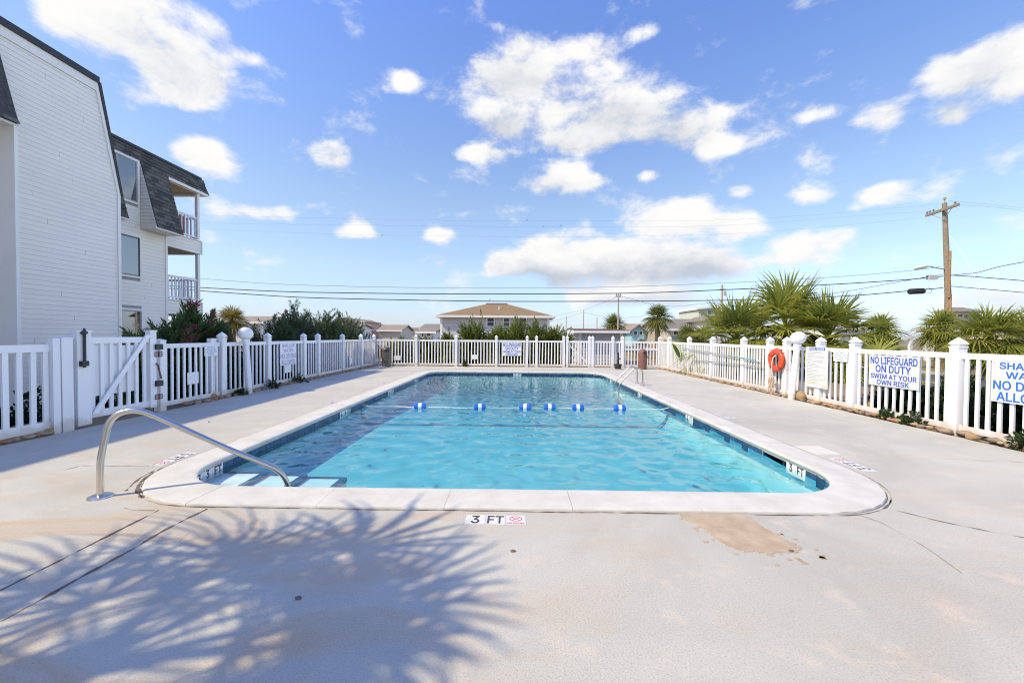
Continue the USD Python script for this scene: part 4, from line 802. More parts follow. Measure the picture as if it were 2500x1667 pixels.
# ------------------------------------------------------------------ rescue gear on the right fence
orange = mat('orange_vinyl', (.78, .075, .015), .38, .08, 6, coat=.2)
uR = rf.u_at(1908, 880); cR = rf.w(uR, .13, 0); cR[2] = onplane(1908, 880, cR, [*rf.n, 0])[2]
lr = thing('life_ring', 'orange life ring hanging on the right fence beside a globe lamp', 'life ring', cR)
tor = trimesh.creation.torus(.205, .068, major_sections=48, minor_sections=20); R = np.array([[*rf.t, 0], [0, 0, 1], [*rf.n, 0]])
vt = (np.asarray(tor.vertices) * [1, 1.05, .85]) @ R; part(lr, 'ring', (vt + cR, tor.faces), orange, True)
th = np.linspace(0, 2 * math.pi, 60)
def onring(a, r, d=0.): return cR + np.array([*(rf.t * r * math.cos(a) + rf.n * d), r * 1.05 * math.sin(a)])
part(lr, 'grab_line', MB().tube([onring(a, .285 + .025 * math.sin(4 * a), .02 * math.cos(3 * a)) for a in th], .006, 6), black_pl, True)
for a in (.6, 2.4, 3.9, 5.4): part(lr, 'strap', MB().tube([onring(a, .205) + np.array([*(rf.t * math.cos(a) + 0), math.sin(a) * 1.0]) * .072 * math.cos(b) + np.array([*rf.n, 0]) * .064 * math.sin(b) for b in np.linspace(0, 2 * math.pi, 18)], .007, 6), black_pl, True)
rr0 = thing('throw_rope', 'tangled white throw rope hanging below the orange life ring', 'rope', cR)
top = cR + np.array([*(rf.n * .08), .06]); fz = lambda dx, z, dn=.0: np.array([*(cR[:2] + rf.t * dx + rf.n * (.06 + dn)), z])
part(rr0, 'line', MB().tube([cR + np.array([*(rf.t * .02 - rf.n * .02), .14]), top, fz(.03, .75, .03), fz(.035, .55, .02), fz(.03, .48)], .013, 8), mat('rope_cream', (.62, .54, .44), .85, .15, 70), True)
pk = rng.normal(0, 1, (70, 3)) * [.045, .03, 0]; zt = np.abs(rng.normal(0, .14, 70)); kn = [fz(.03 + p[0], .50 - 1.45 * z_, p[1] + .03) for p, z_ in zip(pk, zt)]
kk = np.array(kn); ii = np.linspace(0, len(kk) - 1, 420)
from scipy.interpolate import CubicSpline
kk[:, 2] = np.clip(kk[:, 2], .04, .55); ks = CubicSpline(np.arange(len(kk)), kk)(ii); ks[:, 2] = np.clip(ks[:, 2], .03, .58)
part(rr0, 'tangle', MB().tube(ks, .007, 5), mat('rope_tan', (.60, .47, .38), .85, .3, 40), True)
# net pole and crook pole
def fp(px, py, d): return onplane(px, py, np.array([*rf.a, 0]) + np.array([*rf.n, 0]) * d, [*rf.n, 0])
tube_m = mat('grey_pole', (.42, .43, .44), .35, .05, 9, metal=.6); tube_b = mat('teal_pole', (.12, .30, .38), .35, .05, 9); net_g = mat('lime_frame', (.42, .60, .12), .5); net_m = mat('black_net', (.03, .035, .03), .8, .3, 90)
e0, e1 = fp(1857.6, 881.5, .07), fp(1664, 849.5, .07); mid_ = e0 + (e1 - e0) * .32
npole = thing('net_pole', 'long pool net pole with black and lime scoop hung on the right fence', 'net', e1)
part(npole, 'pole', MB().tube([e0 + (mid_ - e0) * .12, mid_], .016, 8), tube_b, True, label='teal end of the pole'); part(npole, 'grip', MB().tube([e0, e0 + (mid_ - e0) * .12], .017, 8), light_m, True); part(npole, 'pole', MB().tube([mid_, e1], .014, 8), tube_m, True)
tp, bt = fp(1641, 839, .08), fp(1662, 872, .10); ax = bt - tp; Ln = np.linalg.norm(ax); ax /= Ln; sd = np.cross(ax, [*rf.n, 0]); sd /= np.linalg.norm(sd)
oval = [tp + ax * Ln * (.5 - .5 * math.cos(a)) + sd * .20 * math.sin(a) * (.55 + .45 * (.5 - .5 * math.cos(a))) for a in np.linspace(0, 2 * math.pi, 40)]
part(npole, 'net_frame', MB().tube(oval, .016, 6), net_g, True)
ov = np.array(oval[:-1]); cc = ov.mean(0) + np.array([*rf.n, 0]) * -.05 + [0, 0, -.06]; rings_ = [ov + (cc - ov) * q for q in (0.02, .4, .75, .98)]; part(npole, 'net', MB().loft(rings_, True, False), net_m, True)
h0, h1 = fp(1860.6, 895.7, .065), fp(1702, 879.6, .065); hk = [h0, h0 + (h1 - h0) * .5, h1, fp(1692, 881, .07), fp(1687, 889, .08), fp(1685, 897, .08), fp(1684, 905, .08)]
cp = thing('rescue_crook', 'thin grey rescue pole with hooked end below the net pole on the right fence', 'rescue pole', h1); part(cp, 'pole', MB().tube(hk, .014, 8), tube_m, True)
for q in (.3, .75):
    for a_, b_ in ((e0, e1), (h0, h1)): c = a_ + (b_ - a_) * q; part(npole if a_ is e0 else cp, 'bracket', MB().tube([c + np.array([*rf.n, 0]) * -.055, c + [0, 0, -.018], c + np.array([*rf.n, 0]) * .02], .006, 5), black_pl)

# ------------------------------------------------------------------ bins, umbrella stand, tap
def bin_(c, label, body, r=.185, hgt=.88, flap=False, ang=0.):
    t = thing('litter_bin', label, 'litter bin', (*c, 0)); th = np.linspace(0, 2 * math.pi, 36, endpoint=False)
    prof = [(r * .96, 0), (r, .02), (r, .60), (r * 1.01, .61), (r * 1.01, .64)]
    part(t, 'body', MB().lathe(prof, (*c, 0), 36), body, 30)
    part(t, 'domed_hood', MB().lathe([(r * 1.0, .64), (r * 1.0, .70)] + [(r * math.cos(a), .70 + (hgt - .70) * math.sin(a)) for a in np.linspace(.1, math.pi / 2, 9)], (*c, 0), 36), body, 30)
    d = np.array([math.cos(ang), math.sin(ang), 0]); s_ = np.array([-d[1], d[0], 0]); m = MB(); q = []
    for z, k in ((.655, .12), (.70, .125), (.74, .12), (.775, .10), (.79, .06)):
        for i in np.linspace(-1, 1, 9): a = math.asin(min(k * i / r, .99)); q.append(np.array([*c, z]) + (d * math.cos(a) + s_ * math.sin(a)) * (r + .004) * (1 if z < .72 else max(.55, math.sqrt(max(1 - ((z - .70) / (hgt - .70)) ** 2, .02)) + .02)))
    part(t, 'opening', m.add(np.array(q), [(j * 9 + i, j * 9 + i + 1, (j + 1) * 9 + i + 1, (j + 1) * 9 + i) for j in range(4) for i in range(8)]), black_pl)
    if flap:
        w = []; p0 = np.array([*c, .62])
        for i, a in enumerate(np.linspace(-.2, 1.5, 12)): w.append((p0 + (d * math.cos(a) + s_ * math.sin(a)) * (r + .012) + [0, 0, -.01 * math.sin(3 * a)], p0 + (d * math.cos(a) + s_ * math.sin(a)) * (r + .03) + [0, 0, -.09 - .05 * math.sin(2 * a)]))
        v = np.array([x for y in zip(*w) for x in y]); part(t, 'bin_liner', MB().add(np.vstack([[a for a, _ in w], [b for _, b in w]]), [(i, i + 1, i + 13, i + 12) for i in range(11)]), black_pl)
bin_((-5.70, 17.3), 'dark bronze domed litter bin at the far left corner of the pool deck', mat('bronze_bin', (.10, .085, .065), .5, .25, 9), ang=-1.3)
bin_((5.46, 17.2), 'maroon brown domed litter bin with a black liner at the far right corner', mat('maroon_bin', (.19, .085, .07), .6, .2, 8), ang=-1.0, flap=True)
us_ = thing('umbrella_stand', 'black umbrella stand with short tube before the far right fence', 'umbrella stand', (4.42, 17.25, 0))
part(us_, 'base', MB().lathe([(.13, 0), (.135, .02), (.155, .17), (.16, .175), (.16, .215), (.12, .22), (0, .22)], (4.42, 17.25, 0), 24), black_pl, 30); part(us_, 'tube', MB().lathe([(.045, .22), (.04, .70), (.03, .72), (0, .72)], (4.42, 17.25, 0), 14), black_pl, 30); part(us_, 'knob', MB().box(4.46, 4.52, 17.2, 17.24, .42, .47), black_pl)

# ------------------------------------------------------------------ river stones along the fence feet
stone_ms = [mat(f'river_stone_{i}', c, .8, .18, 16, bump=.2, bscale=70, isl=.1) for i, c in enumerate([(.36, .24, .12), (.30, .22, .15), (.42, .31, .19), (.25, .19, .14), (.38, .20, .10)])]
def stones(name, label, pts, n, smin, smax, width):
    t = thing(name, label, 'stones', (*pts[0], 0)); pts = np.array(pts, float); L = np.r_[0, np.cumsum(np.linalg.norm(np.diff(pts, axis=0), axis=1))]
    for i in range(n):
        s = L[-1] * (i + rng.uniform(-.4, .4)) / n; s = min(max(s, 0), L[-1]); c = np.array([np.interp(s, L, pts[:, 0]), np.interp(s, L, pts[:, 1])]) + rng.uniform(-width, width, 2) * [1, .3]
        m = trimesh.creation.icosphere(2 if c[1] < 10 else 1, 1.); r = rng.uniform(smin, smax) * (1.25 if rng.random() < .15 else 1)
        v = m.vertices * (1 + .35 * (meshkit.noise(m.vertices * 1.3 + 17 * i, i)[:, None] - .5)); v = v * [r * rng.uniform(.7, 1.), r * rng.uniform(.9, 1.5), r * rng.uniform(.45, .7)]
        a = rng.uniform(0, 3.1); v = np.c_[v[:, 0] * math.cos(a) - v[:, 1] * math.sin(a), v[:, 0] * math.sin(a) + v[:, 1] * math.cos(a), v[:, 2]]
        part(t, 'stone', (v + [*c, .012 + r * .25], m.faces), stone_ms[int(rng.integers(5))], True)
stones('stone_border', 'tan river stones along the foot of the right fence', [(6.52, 3.2), (6.50, 5.5), (6.46, 8), (6.40, 12), (6.33, 17.6)], 290, .034, .062, .10)
stones('stone_border', 'brown river stones along the foot of the shaded left fence', [(-6.36, 7.6), (-6.36, 12), (-6.32, 17.6)], 200, .034, .062, .06)
stones('stone_border', 'few pale stones under the fence at the left picture edge', [(-6.40, 3.8), (-6.40, 5.4)], 20, .035, .06, .03)
for q, r_, lab in ((G(2107, 1000), .15, 'rounded ochre boulder at the foot of the right fence, below the lifeguard sign'), (G(1947, 975), .15, 'ochre boulder beside the foot of the right globe lamp'), (G(514, 973), .10, 'brown boulder at the foot of the left fence, beside the first post')):
    m = trimesh.creation.icosphere(3, 1.); v = m.vertices * (1 + .3 * (meshkit.fbm(m.vertices * 1.2 + q, 3, 5)[:, None] - .5)) * [r_ * .8, r_ * 1.15, r_ * .8]; solo('boulder', lab, 'boulder', (v + [q[0] + .02, q[1], r_ * .55], m.faces), stone_ms[0 if r_ > .12 else 4], True, loc=(q[0], q[1], 0))

# ------------------------------------------------------------------ plants
palm_m = leafmat('palm_leaf', [(.2, (.20, .24, .045)), (.42, (.48, .45, .07)), (.6, (.68, .57, .095)), (.8, (.70, .53, .13)), (1, (.60, .40, .15))], .36, .45, 1.2)
palm_far = leafmat('palm_leaf_far', [(.1, (.10, .13, .03)), (.4, (.22, .23, .05)), (.65, (.36, .31, .08)), (.9, (.45, .34, .11))], .4, .3, 1.2)
palm_gold = leafmat('palm_leaf_golden', [(.1, (.15, .13, .03)), (.45, (.36, .30, .07)), (.8, (.52, .42, .12))], .4, .4, 1.4)
palm_dead = leafmat('palm_leaf_dry', [(.1, (.16, .10, .05)), (.5, (.28, .20, .10)), (.9, (.36, .27, .15))], .7, .25, 2.)
trunk_m = mat('palm_trunk', (.17, .11, .065), .95, .0, 9., bump=.8, bscale=22, col2=(.30, .21, .13), dist=.04)
olea_m = leafmat('oleander_leaf', [(.15, (.06, .10, .035)), (.45, (.12, .19, .06)), (.7, (.20, .28, .085)), (.95, (.30, .34, .12))], .4, .35, 1.5)
olea2_m = leafmat('oleander_leaf_pale', [(.15, (.05, .08, .035)), (.45, (.11, .16, .065)), (.7, (.19, .24, .09)), (.95, (.36, .36, .14))], .42, .3, 1.2)
hedge_m = leafmat('hedge_leaf', [(.12, (.09, .12, .02)), (.4, (.22, .26, .04)), (.7, (.38, .38, .07)), (.95, (.48, .44, .11))], .4, .42, 1.3)
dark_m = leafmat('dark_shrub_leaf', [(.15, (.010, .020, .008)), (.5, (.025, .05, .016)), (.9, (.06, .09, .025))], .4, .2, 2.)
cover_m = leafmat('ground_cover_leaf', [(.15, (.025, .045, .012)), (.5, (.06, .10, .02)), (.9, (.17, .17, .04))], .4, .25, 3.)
stem_m = mat('plant_stem', (.13, .085, .05), .9, .2, 9); flower_m = leafmat('oleander_flower', [(.1, (.50, .03, .10)), (.5, (.68, .08, .18)), (.9, (.75, .22, .30))], .5, .35, 5.)
def unit(v): return v / (np.linalg.norm(v, axis=-1, keepdims=True) + 1e-12)
def leaves(P, D, Nn, L, W, fold=.25):
    """narrow folded leaves: base points P, directions D, up normals Nn, lengths L, widths W -> (v, f)"""
    S = unit(np.cross(D, Nn)); Nn = np.cross(S, D); L = np.broadcast_to(L, len(P))[:, None]; W = np.broadcast_to(W, len(P))[:, None]
    mid = P + D * L * .5; droop = np.array([0, 0, -1.]) * L * .12
    v = np.stack([P, mid + S * W / 2 + Nn * W * fold, P + D * L + droop, mid - S * W / 2 + Nn * W * fold], 1).reshape(-1, 3); k = np.arange(len(P)) * 4
    return v, np.vstack([np.stack([k, k + 1, k + 2], 1), np.stack([k, k + 2, k + 3], 1)])
def shrub(name, label, base, rx, ry, h, seed, shoots=220, per=34, L=.12, W=.022, m=None, group=None, spread=.75, bottom=.1, angle=.85, flowers=0, cat='shrub', stems=14, dome=.55, tall=0., dense=1.0, hs=1.0):
    shoots = int(shoots * dense * 1.5); h = h * hs; L, W = L * 1.15, W * 1.35
    r = np.random.default_rng(seed); base = np.array(base, float); t = thing(name, label, cat, base, group)
    # shoot tips fill the shell and the inside of a lumpy dome
    a = r.uniform(0, 2 * math.pi, shoots); q = np.sqrt(r.uniform(0, 1, shoots)); hh = (bottom + (1 - bottom) * r.uniform(.0, 1, shoots) ** .75)
    lump = .78 + .5 * meshkit.noise(np.stack([np.cos(a) * 1.6, np.sin(a) * 1.6, hh * 2], 1) + seed * 3.7, seed)
    prof = np.sqrt(np.clip(1 - np.clip(hh - .45, 0, 1) ** 2 * 1.5, .05, 1)); top = hh * (1 - dome * q ** 2 * hh) * (.72 + .5 * meshkit.noise(np.stack([np.cos(a) * q * 3, np.sin(a) * q * 3, 0 * a], 1) + seed, seed + 3))
    if tall: top = top * (1 + tall * (r.random(shoots) < .08) * r.uniform(.1, .6, shoots))
    tip = np.stack([np.cos(a) * q * rx * lump * prof, np.sin(a) * q * ry * lump * prof, top * h], 1) + base
    d = unit(np.stack([np.cos(a) * q * spread, np.sin(a) * q * spread, .55 + .6 * r.random(shoots)], 1) + r.normal(0, .22, (shoots, 3)))
    SLn = np.minimum(r.uniform(.28, .62, shoots), .9 * (tip[:, 2] - base[2]) + .08) * (h / 2.0 + .4) * .8
    u = (np.arange(per) + r.random((shoots, per)) * .8) / per; ax = tip[:, None] - d[:, None] * (SLn[:, None, None] * (1 - u[..., None]))
    e1 = unit(np.cross(d, r.normal(0, 1, (shoots, 3)))); e2 = np.cross(d, e1); ph = np.arange(per)[None] * 2.39996 + r.uniform(0, 6.3, (shoots, 1))
    rad = np.cos(ph)[..., None] * e1[:, None] + np.sin(ph)[..., None] * e2[:, None]; tilt = angle * (1.15 - .75 * u[..., None]) + r.normal(0, .15, (shoots, per, 1))
    D = unit(d[:, None] * np.cos(tilt) + rad * np.sin(tilt)); Nn = unit(d[:, None] * np.sin(tilt) - rad * np.cos(tilt)) * -1
    sc = r.uniform(.7, 1.25, (shoots, per)); keep = (r.random((shoots, per)) < .93).ravel()
    v, f = leaves(ax.reshape(-1, 3)[keep], D.reshape(-1, 3)[keep], Nn.reshape(-1, 3)[keep], (L * sc).ravel()[keep], (W * sc).ravel()[keep])
    part(t, 'foliage', (v, f), m or olea_m, kind='stuff')
    sm_ = MB(); order = r.permutation(shoots)[:stems]
    for i in order:
        b = base + np.array([r.normal(0, rx * .14), r.normal(0, ry * .14), -.1]); p1 = tip[i] - d[i] * SLn[i]; sm_.tube([b, (b + p1) / 2 + r.normal(0, .05, 3), p1, tip[i] - d[i] * .03], [.014, .011, .008, .004], 5)
    part(t, 'stems', sm_, stem_m, kind='stuff')
    if flowers:
        hi = np.argsort(-tip[:, 2] - (tip[:, 0] - base[0]) * .5 + (tip[:, 1] - base[1]) * .4 + r.random(shoots) * h * .8)[:flowers]
        for i in hi:
            n_ = 26; dd = unit(r.normal(0, 1, (n_, 3)) + d[i] * .8); P = tip[i] + dd * r.uniform(.01, .055, (n_, 1)); vv, ff_ = leaves(P, unit(dd + r.normal(0, .4, (n_, 3))), unit(r.normal(0, 1, (n_, 3))), .045, .042, .15); part(t, 'blossom', (vv, ff_), flower_m)
    return t
# oleanders and shrubs behind the left fence
shrub('oleander', 'dark green oleander with pink blossoms right behind the gate hinge', (-7.55, 8.35, -.5), .75, .75, 2.2, 1, 150, 30, .19, .028, flowers=6, dense=1.5, hs=1.0, dome=.28)
shrub('oleander', 'tall oleander topped with pink blossoms in front of the balcony', (-7.6, 9.1, -.4), .85, .8, 2.4, 2, 230, 32, .19, .028, flowers=15, dense=1.5, hs=1.0, dome=.28)
shrub('oleander', 'oleander with bright pink flowers left of the shaded globe lamp', (-7.5, 9.95, -.4), .55, .6, 1.85, 3, 130, 30, .19, .028, flowers=11, dense=1.5, hs=1.0, dome=.28)
shrub('leafy_shrub', 'low green shrub right of the shaded globe lamp', (-7.6, 12.4, -.3), .9, .9, 2.2, 4, 200, 36, .12, .02, m=olea2_m, flowers=1, tall=.3, dense=1.5, hs=1.0, dome=.28)
shrub('leafy_shrub', 'grey green shrub with loose upright sprays behind the faded shallow water sign', (-7.9, 14.2, -.25), 1.05, 1.05, 2.45, 5, 260, 36, .12, .02, m=olea2_m, tall=.4, dense=1.5, hs=1.0, dome=.28)
shrub('leafy_shrub', 'tallest grey green shrub behind the left fence', (-7.9, 16.0, -.2), 1.1, 1.1, 2.6, 6, 290, 36, .12, .02, m=olea2_m, tall=.25, dense=1.5, hs=1.0, dome=.28)
shrub('leafy_shrub', 'yellowing shrub at the right end of the bushes behind the left fence', (-7.8, 17.9, -.15), 1.0, 1.1, 2.45, 7, 260, 34, .12, .02, m=olea2_m, dense=1.5, hs=1.0, dome=.28)
shrub('brown_shrub', 'low reddish brown shrub behind the far left fence corner', (-7.6, 20.2, -.05), 1.0, .9, 1.55, 8, 140, 26, .08, .025, m=leafmat('brown_leaf', [(.1, (.08, .05, .02)), (.5, (.17, .10, .04)), (.9, (.25, .17, .07))], .6, .2, 2.))
for i, (y, lab) in enumerate(((5.2, 'clipped dark hedge along the building, seen through the pickets left of the gate'), (6.9, 'clipped dark hedge along the building, seen through the gate'))):
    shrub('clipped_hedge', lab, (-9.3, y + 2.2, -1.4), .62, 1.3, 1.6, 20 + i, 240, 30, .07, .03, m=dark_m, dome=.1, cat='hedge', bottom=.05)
for i, y in enumerate((8.0, 9.3, 10.7, 12.2, 13.8, 15.5, 17.1)):
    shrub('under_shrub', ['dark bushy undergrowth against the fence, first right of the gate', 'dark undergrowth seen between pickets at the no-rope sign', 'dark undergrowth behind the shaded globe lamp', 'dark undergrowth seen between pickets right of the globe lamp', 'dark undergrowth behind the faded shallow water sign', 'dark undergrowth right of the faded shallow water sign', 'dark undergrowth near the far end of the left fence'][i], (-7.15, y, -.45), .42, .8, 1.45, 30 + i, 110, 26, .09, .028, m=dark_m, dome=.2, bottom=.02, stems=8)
# hedge behind the far fence
for i, (x, h, lab) in enumerate(((-5.6, 1.15, 'low brown hedge bush behind the far left litter bin'), (-4.4, 1.2, 'low brown hedge bush behind the far fence, second from its left corner'), (-3.2, 1.45, 'hedge bush behind the far fence at the left end of the grey house'), (-2.1, 2.0, 'green hedge bush with one tall spray in front of the grey house'), (-1.0, 1.75, 'green hedge bush below the left window of the grey house'), (.05, 2.0, 'green hedge bush behind the far lifeguard sign'), (1.05, 1.95, 'green hedge bush right of the far lifeguard sign'), (2.0, 1.75, 'green hedge bush at the left of the far gate'))):
    shrub('hedge_bush', lab, (x, 18.95 + .15 * (i % 2), -.05), .8, .62, h * 1.06, 50 + i, 190, 30, .085, .03, m=hedge_m, hs=1.0, dense=1.6, bottom=.03, dome=.12, tall=.5 if i == 3 else .12, angle=.75)
# ground cover behind the near right fence and at the fence feet
for i, (x, y, h, r_) in enumerate(((7.5, 3.9, .75, .6), (7.45, 4.8, .8, .6), (7.4, 5.7, .8, .6), (7.35, 6.6, .75, .55), (7.3, 7.4, .6, .5))):
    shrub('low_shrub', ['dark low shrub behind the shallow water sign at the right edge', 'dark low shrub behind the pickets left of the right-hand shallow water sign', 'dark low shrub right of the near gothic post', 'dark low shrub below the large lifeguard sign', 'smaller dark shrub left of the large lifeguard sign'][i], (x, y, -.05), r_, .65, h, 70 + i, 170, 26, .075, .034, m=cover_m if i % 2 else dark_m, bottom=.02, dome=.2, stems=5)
for i, (x, y, h, r_, lab) in enumerate(((-6.30, 8.95, .20, .16, 'green sprig at the fence foot left of the shaded globe lamp'), (-6.30, 10.15, .28, .26, 'green sprig at the fence foot right of the shaded globe lamp'), (-6.32, 11.35, .26, .3, 'green sprig at the fence foot below the faded shallow water sign'), (6.5, 6.95, .24, .2, 'leafy sprig at the fence foot below the large lifeguard sign'), (6.52, 6.55, .26, .2, 'leafy sprig among stones left of the near gothic post'), (-2.3, 17.75, .35, .14, 'yellow green sprig at the foot of the far fence'), (6.5, 5.1, .3, .18, 'leafy sprig among stones at the right edge'))):
    shrub('fence_sprig', lab, (x, y, -.02), r_ * .9, r_ * .9, h, 90 + i, 20, 14, .045, .022, m=cover_m, bottom=.05, cat='plant', stems=5)

def frond(c, az, el, petiole, R_, nleaf, r, wid=.03, droop=.35, arc=2.0, seg=4, dead=False):
    """one fan leaf: arching stalk and a pleated fan of tapering leaflets; c is where the stalk leaves the crown"""
    d = np.array([math.cos(el) * math.cos(az), math.cos(el) * math.sin(az), math.sin(el)]); s_ = np.array([-math.sin(az), math.cos(az), 0]); u = np.cross(s_, d) * -1; u = np.cross(d, s_) if np.cross(d, s_)[2] > 0 else -np.cross(d, s_)
    t = np.linspace(0, 1, 6)[:, None]; g = np.array([0, 0, -1.]); stalk = c + d * petiole * t + g * petiole * .18 * t ** 2
    m = MB().tube(stalk, np.linspace(.016, .009, 6) * max(wid / .03, .8), 5, False); hub = stalk[-1]; dd = unit(stalk[-1] - stalk[-2])
    u = unit(u - dd * (u @ dd)); s2 = np.cross(dd, u)
    th = np.linspace(-arc, arc, nleaf) + r.normal(0, .03, nleaf); ln = R_ * (1.0 - .30 * (np.abs(th) / arc) ** 1.5) * r.uniform(.88, 1.06, nleaf)
    k = np.linspace(0, 1, seg + 1); base_d = np.cos(th)[:, None] * dd + np.sin(th)[:, None] * s2 + u * .18 + r.normal(0, .03, (nleaf, 3)); base_d = unit(base_d)
    dr = droop * r.uniform(.5, 1.6, nleaf)
    P = hub + base_d[:, None] * (ln[:, None] * k)[..., None] + g * (dr[:, None] * ln[:, None] * k ** 2.4)[..., None]
    side = unit(np.cross(base_d, u)); w = np.array([.35, 1., .95, .62, .03])[:seg + 1] * wid * .5
    A_ = P + side[:, None] * w[None, :, None]; B_ = P - side[:, None] * w[None, :, None]; C_ = P - u * (w * .5)[None, :, None]
    v = np.stack([A_, C_, B_], 2).reshape(nleaf, -1, 3); n3 = 3 * (seg + 1); f = []
    for j in range(seg):
        for q in (0, 1): f.append((j * 3 + q, j * 3 + q + 1, (j + 1) * 3 + q + 1, (j + 1) * 3 + q))
    f = np.array(f); F_ = (f[None] + (np.arange(nleaf) * n3)[:, None, None]).reshape(-1, 4); m.add(v.reshape(-1, 3), F_)
    return m
def palm(label, base, h, R_, n, seed, m, trunk=.15, nleaf=22, wid=.03, pet=.5, lean=(0, 0), up=.0, group=None, droop=.35, dry=5, name='fan_palm', low=-.6):
    r = np.random.default_rng(seed); base = np.array(base, float); t = thing(name, label, 'palm tree', base, group); c = base + [lean[0], lean[1], h]
    k = np.linspace(0, 1, 7); pr = trunk * (1.1 - .25 * k + .12 * (k > .8)); part(t, 'trunk', MB().tube(base + np.outer(k, c - base) + [0, 0, -.1], pr, 10), trunk_m, 50)
    if h > .8:
        for i in range(14):      # cut leaf bases round the top of the trunk
            a = i * 2.4; z = 1 - .03 * i - .02; p = base + (c - base) * z + np.array([math.cos(a), math.sin(a), 0]) * trunk * .85; part(t, 'leaf_base', MB().tube([p, p + np.array([math.cos(a) * .1, math.sin(a) * .1, .14])], [.035, .015], 5), trunk_m)
    for i in range(n):
        q = (i + .5) / n; el = 1.45 - q * (1.45 - low) + r.normal(0, .12) + up; az = i * 2.39996 + r.normal(0, .25)
        part(t, 'frond', frond(c + [0, 0, -.1 * q], az, el, pet * r.uniform(.8, 1.15), R_ * r.uniform(.85, 1.1), nleaf, r, wid, droop * (.7 + .9 * q)), m)
    for i in range(dry): part(t, 'dry_frond', frond(c + [0, 0, -.15], i * 2.1 + r.normal(0, .4), -.75 - r.uniform(0, .5), pet * .8, R_ * .75, nleaf // 2, r, wid, .3), palm_dead, label='dry drooping frond')
    return t
# the big clump behind the right fence: three stemless heads and two low side leaves
palm('leftmost head of the big palm clump behind the right fence', (8.2, 14.9, -.05), 1.4, 1.4, 24, 101, palm_m, .14, 30, .062, .95, low=-.4, droop=.22)
palm('middle, tallest head of the big palm clump behind the life ring', (9.9, 14.7, -.05), 1.85, 1.5, 24, 102, palm_m, .15, 32, .062, 1.0, low=-.5, droop=.22)
palm('right head of the big palm clump behind the pool rules board', (10.9, 14.0, -.05), 1.5, 1.4, 24, 103, palm_m, .15, 32, .062, .95, low=-.5, droop=.22)
palm('low sparse young palm at the left foot of the big palm clump', (7.75, 14.6, -.05), .8, .62, 9, 104, palm_m, .07, 22, .045, .4, up=.0, dry=0, low=.35)
palm('low young palm reaching over the right fence beside the pool rules board', (7.95, 8.9, -.05), .85, .7, 7, 105, palm_m, .06, 24, .045, .45, up=-.25, dry=0, low=.25)
# the row across the road on the right
palm('left palm of the three beside the utility pole, with a visible trunk', (18.3, 20.2, -.02), 1.85, .85, 32, 106, palm_m, .2, 20, .05, .42, low=-.9)
palm('middle palm of the three, directly left of the utility pole', (20.5, 19.4, -.02), 2.0, .9, 32, 107, palm_m, .2, 20, .05, .45, low=-.9)
palm('broad right palm behind the near gothic fence post', (16.9, 14.4, -.02), 1.5, 1.05, 42, 108, palm_m, .2, 24, .045, .65, low=-.7)
palm('second crown merging into the broad palm at the right picture edge', (18.8, 14.6, -.02), 1.5, 1.05, 36, 118, palm_m, .2, 24, .045, .65, low=-.7)
pA = atY(1499, 800, 40); pB = atY(1606, 800, 30)
palm('dense palm crown behind the small shed and a thin pole', (pA[0], 40, -.02), 2.7, 1.2, 44, 109, palm_far, .2, 18, .05, .5, low=-1.)
palm('tall palm with a bare trunk right of the small shed', (pB[0], 30, -.02), 3.0, .95, 44, 110, palm_far, .19, 20, .04, .5, low=-1.)
for px, s_, lab in ((1678, 111, 'left of two bushy palms beside the big palm clump'), (1716, 112, 'right of two bushy palms beside the big palm clump')):
    q = atY(px, 800, 26); palm(lab, (q[0], 26, -.02), 1.5, .85, 34, s_, palm_far, .15, 16, .04, .4, low=-.9)
q = atY(1567, 830, 27); palm('small grey green feathery palm before the turquoise house', (q[0], 27, -.02), .75, .55, 20, 113, leafmat('silver_palm', [(.1, (.10, .11, .07)), (.5, (.20, .21, .13)), (.9, (.30, .30, .19))], .5, .2), .1, 16, .03, .35, dry=2)
q = atY(1622, 830, 29); palm('second grey green palm, right of the tall bare trunk', (q[0], 29, -.02), .7, .5, 18, 114, palm_far, .1, 14, .03, .35, dry=2)
q = atY(567, 800, 24); palm('sunlit golden palm between the building and the shrubs on the left', (q[0], 24, -.1), 2.35, .85, 34, 115, palm_gold, .2, 20, .04, .42, low=-.8, dry=6)
# the palm beside the photographer, whose shadow lies across the near deck
palm('palm beside the camera whose fronds shade the near deck', (-5.4, -.08, -.1), 4.5, 1.08, 27, 116, palm_m, .16, 20, .045, .95, low=-.75, dry=0, droop=.4)

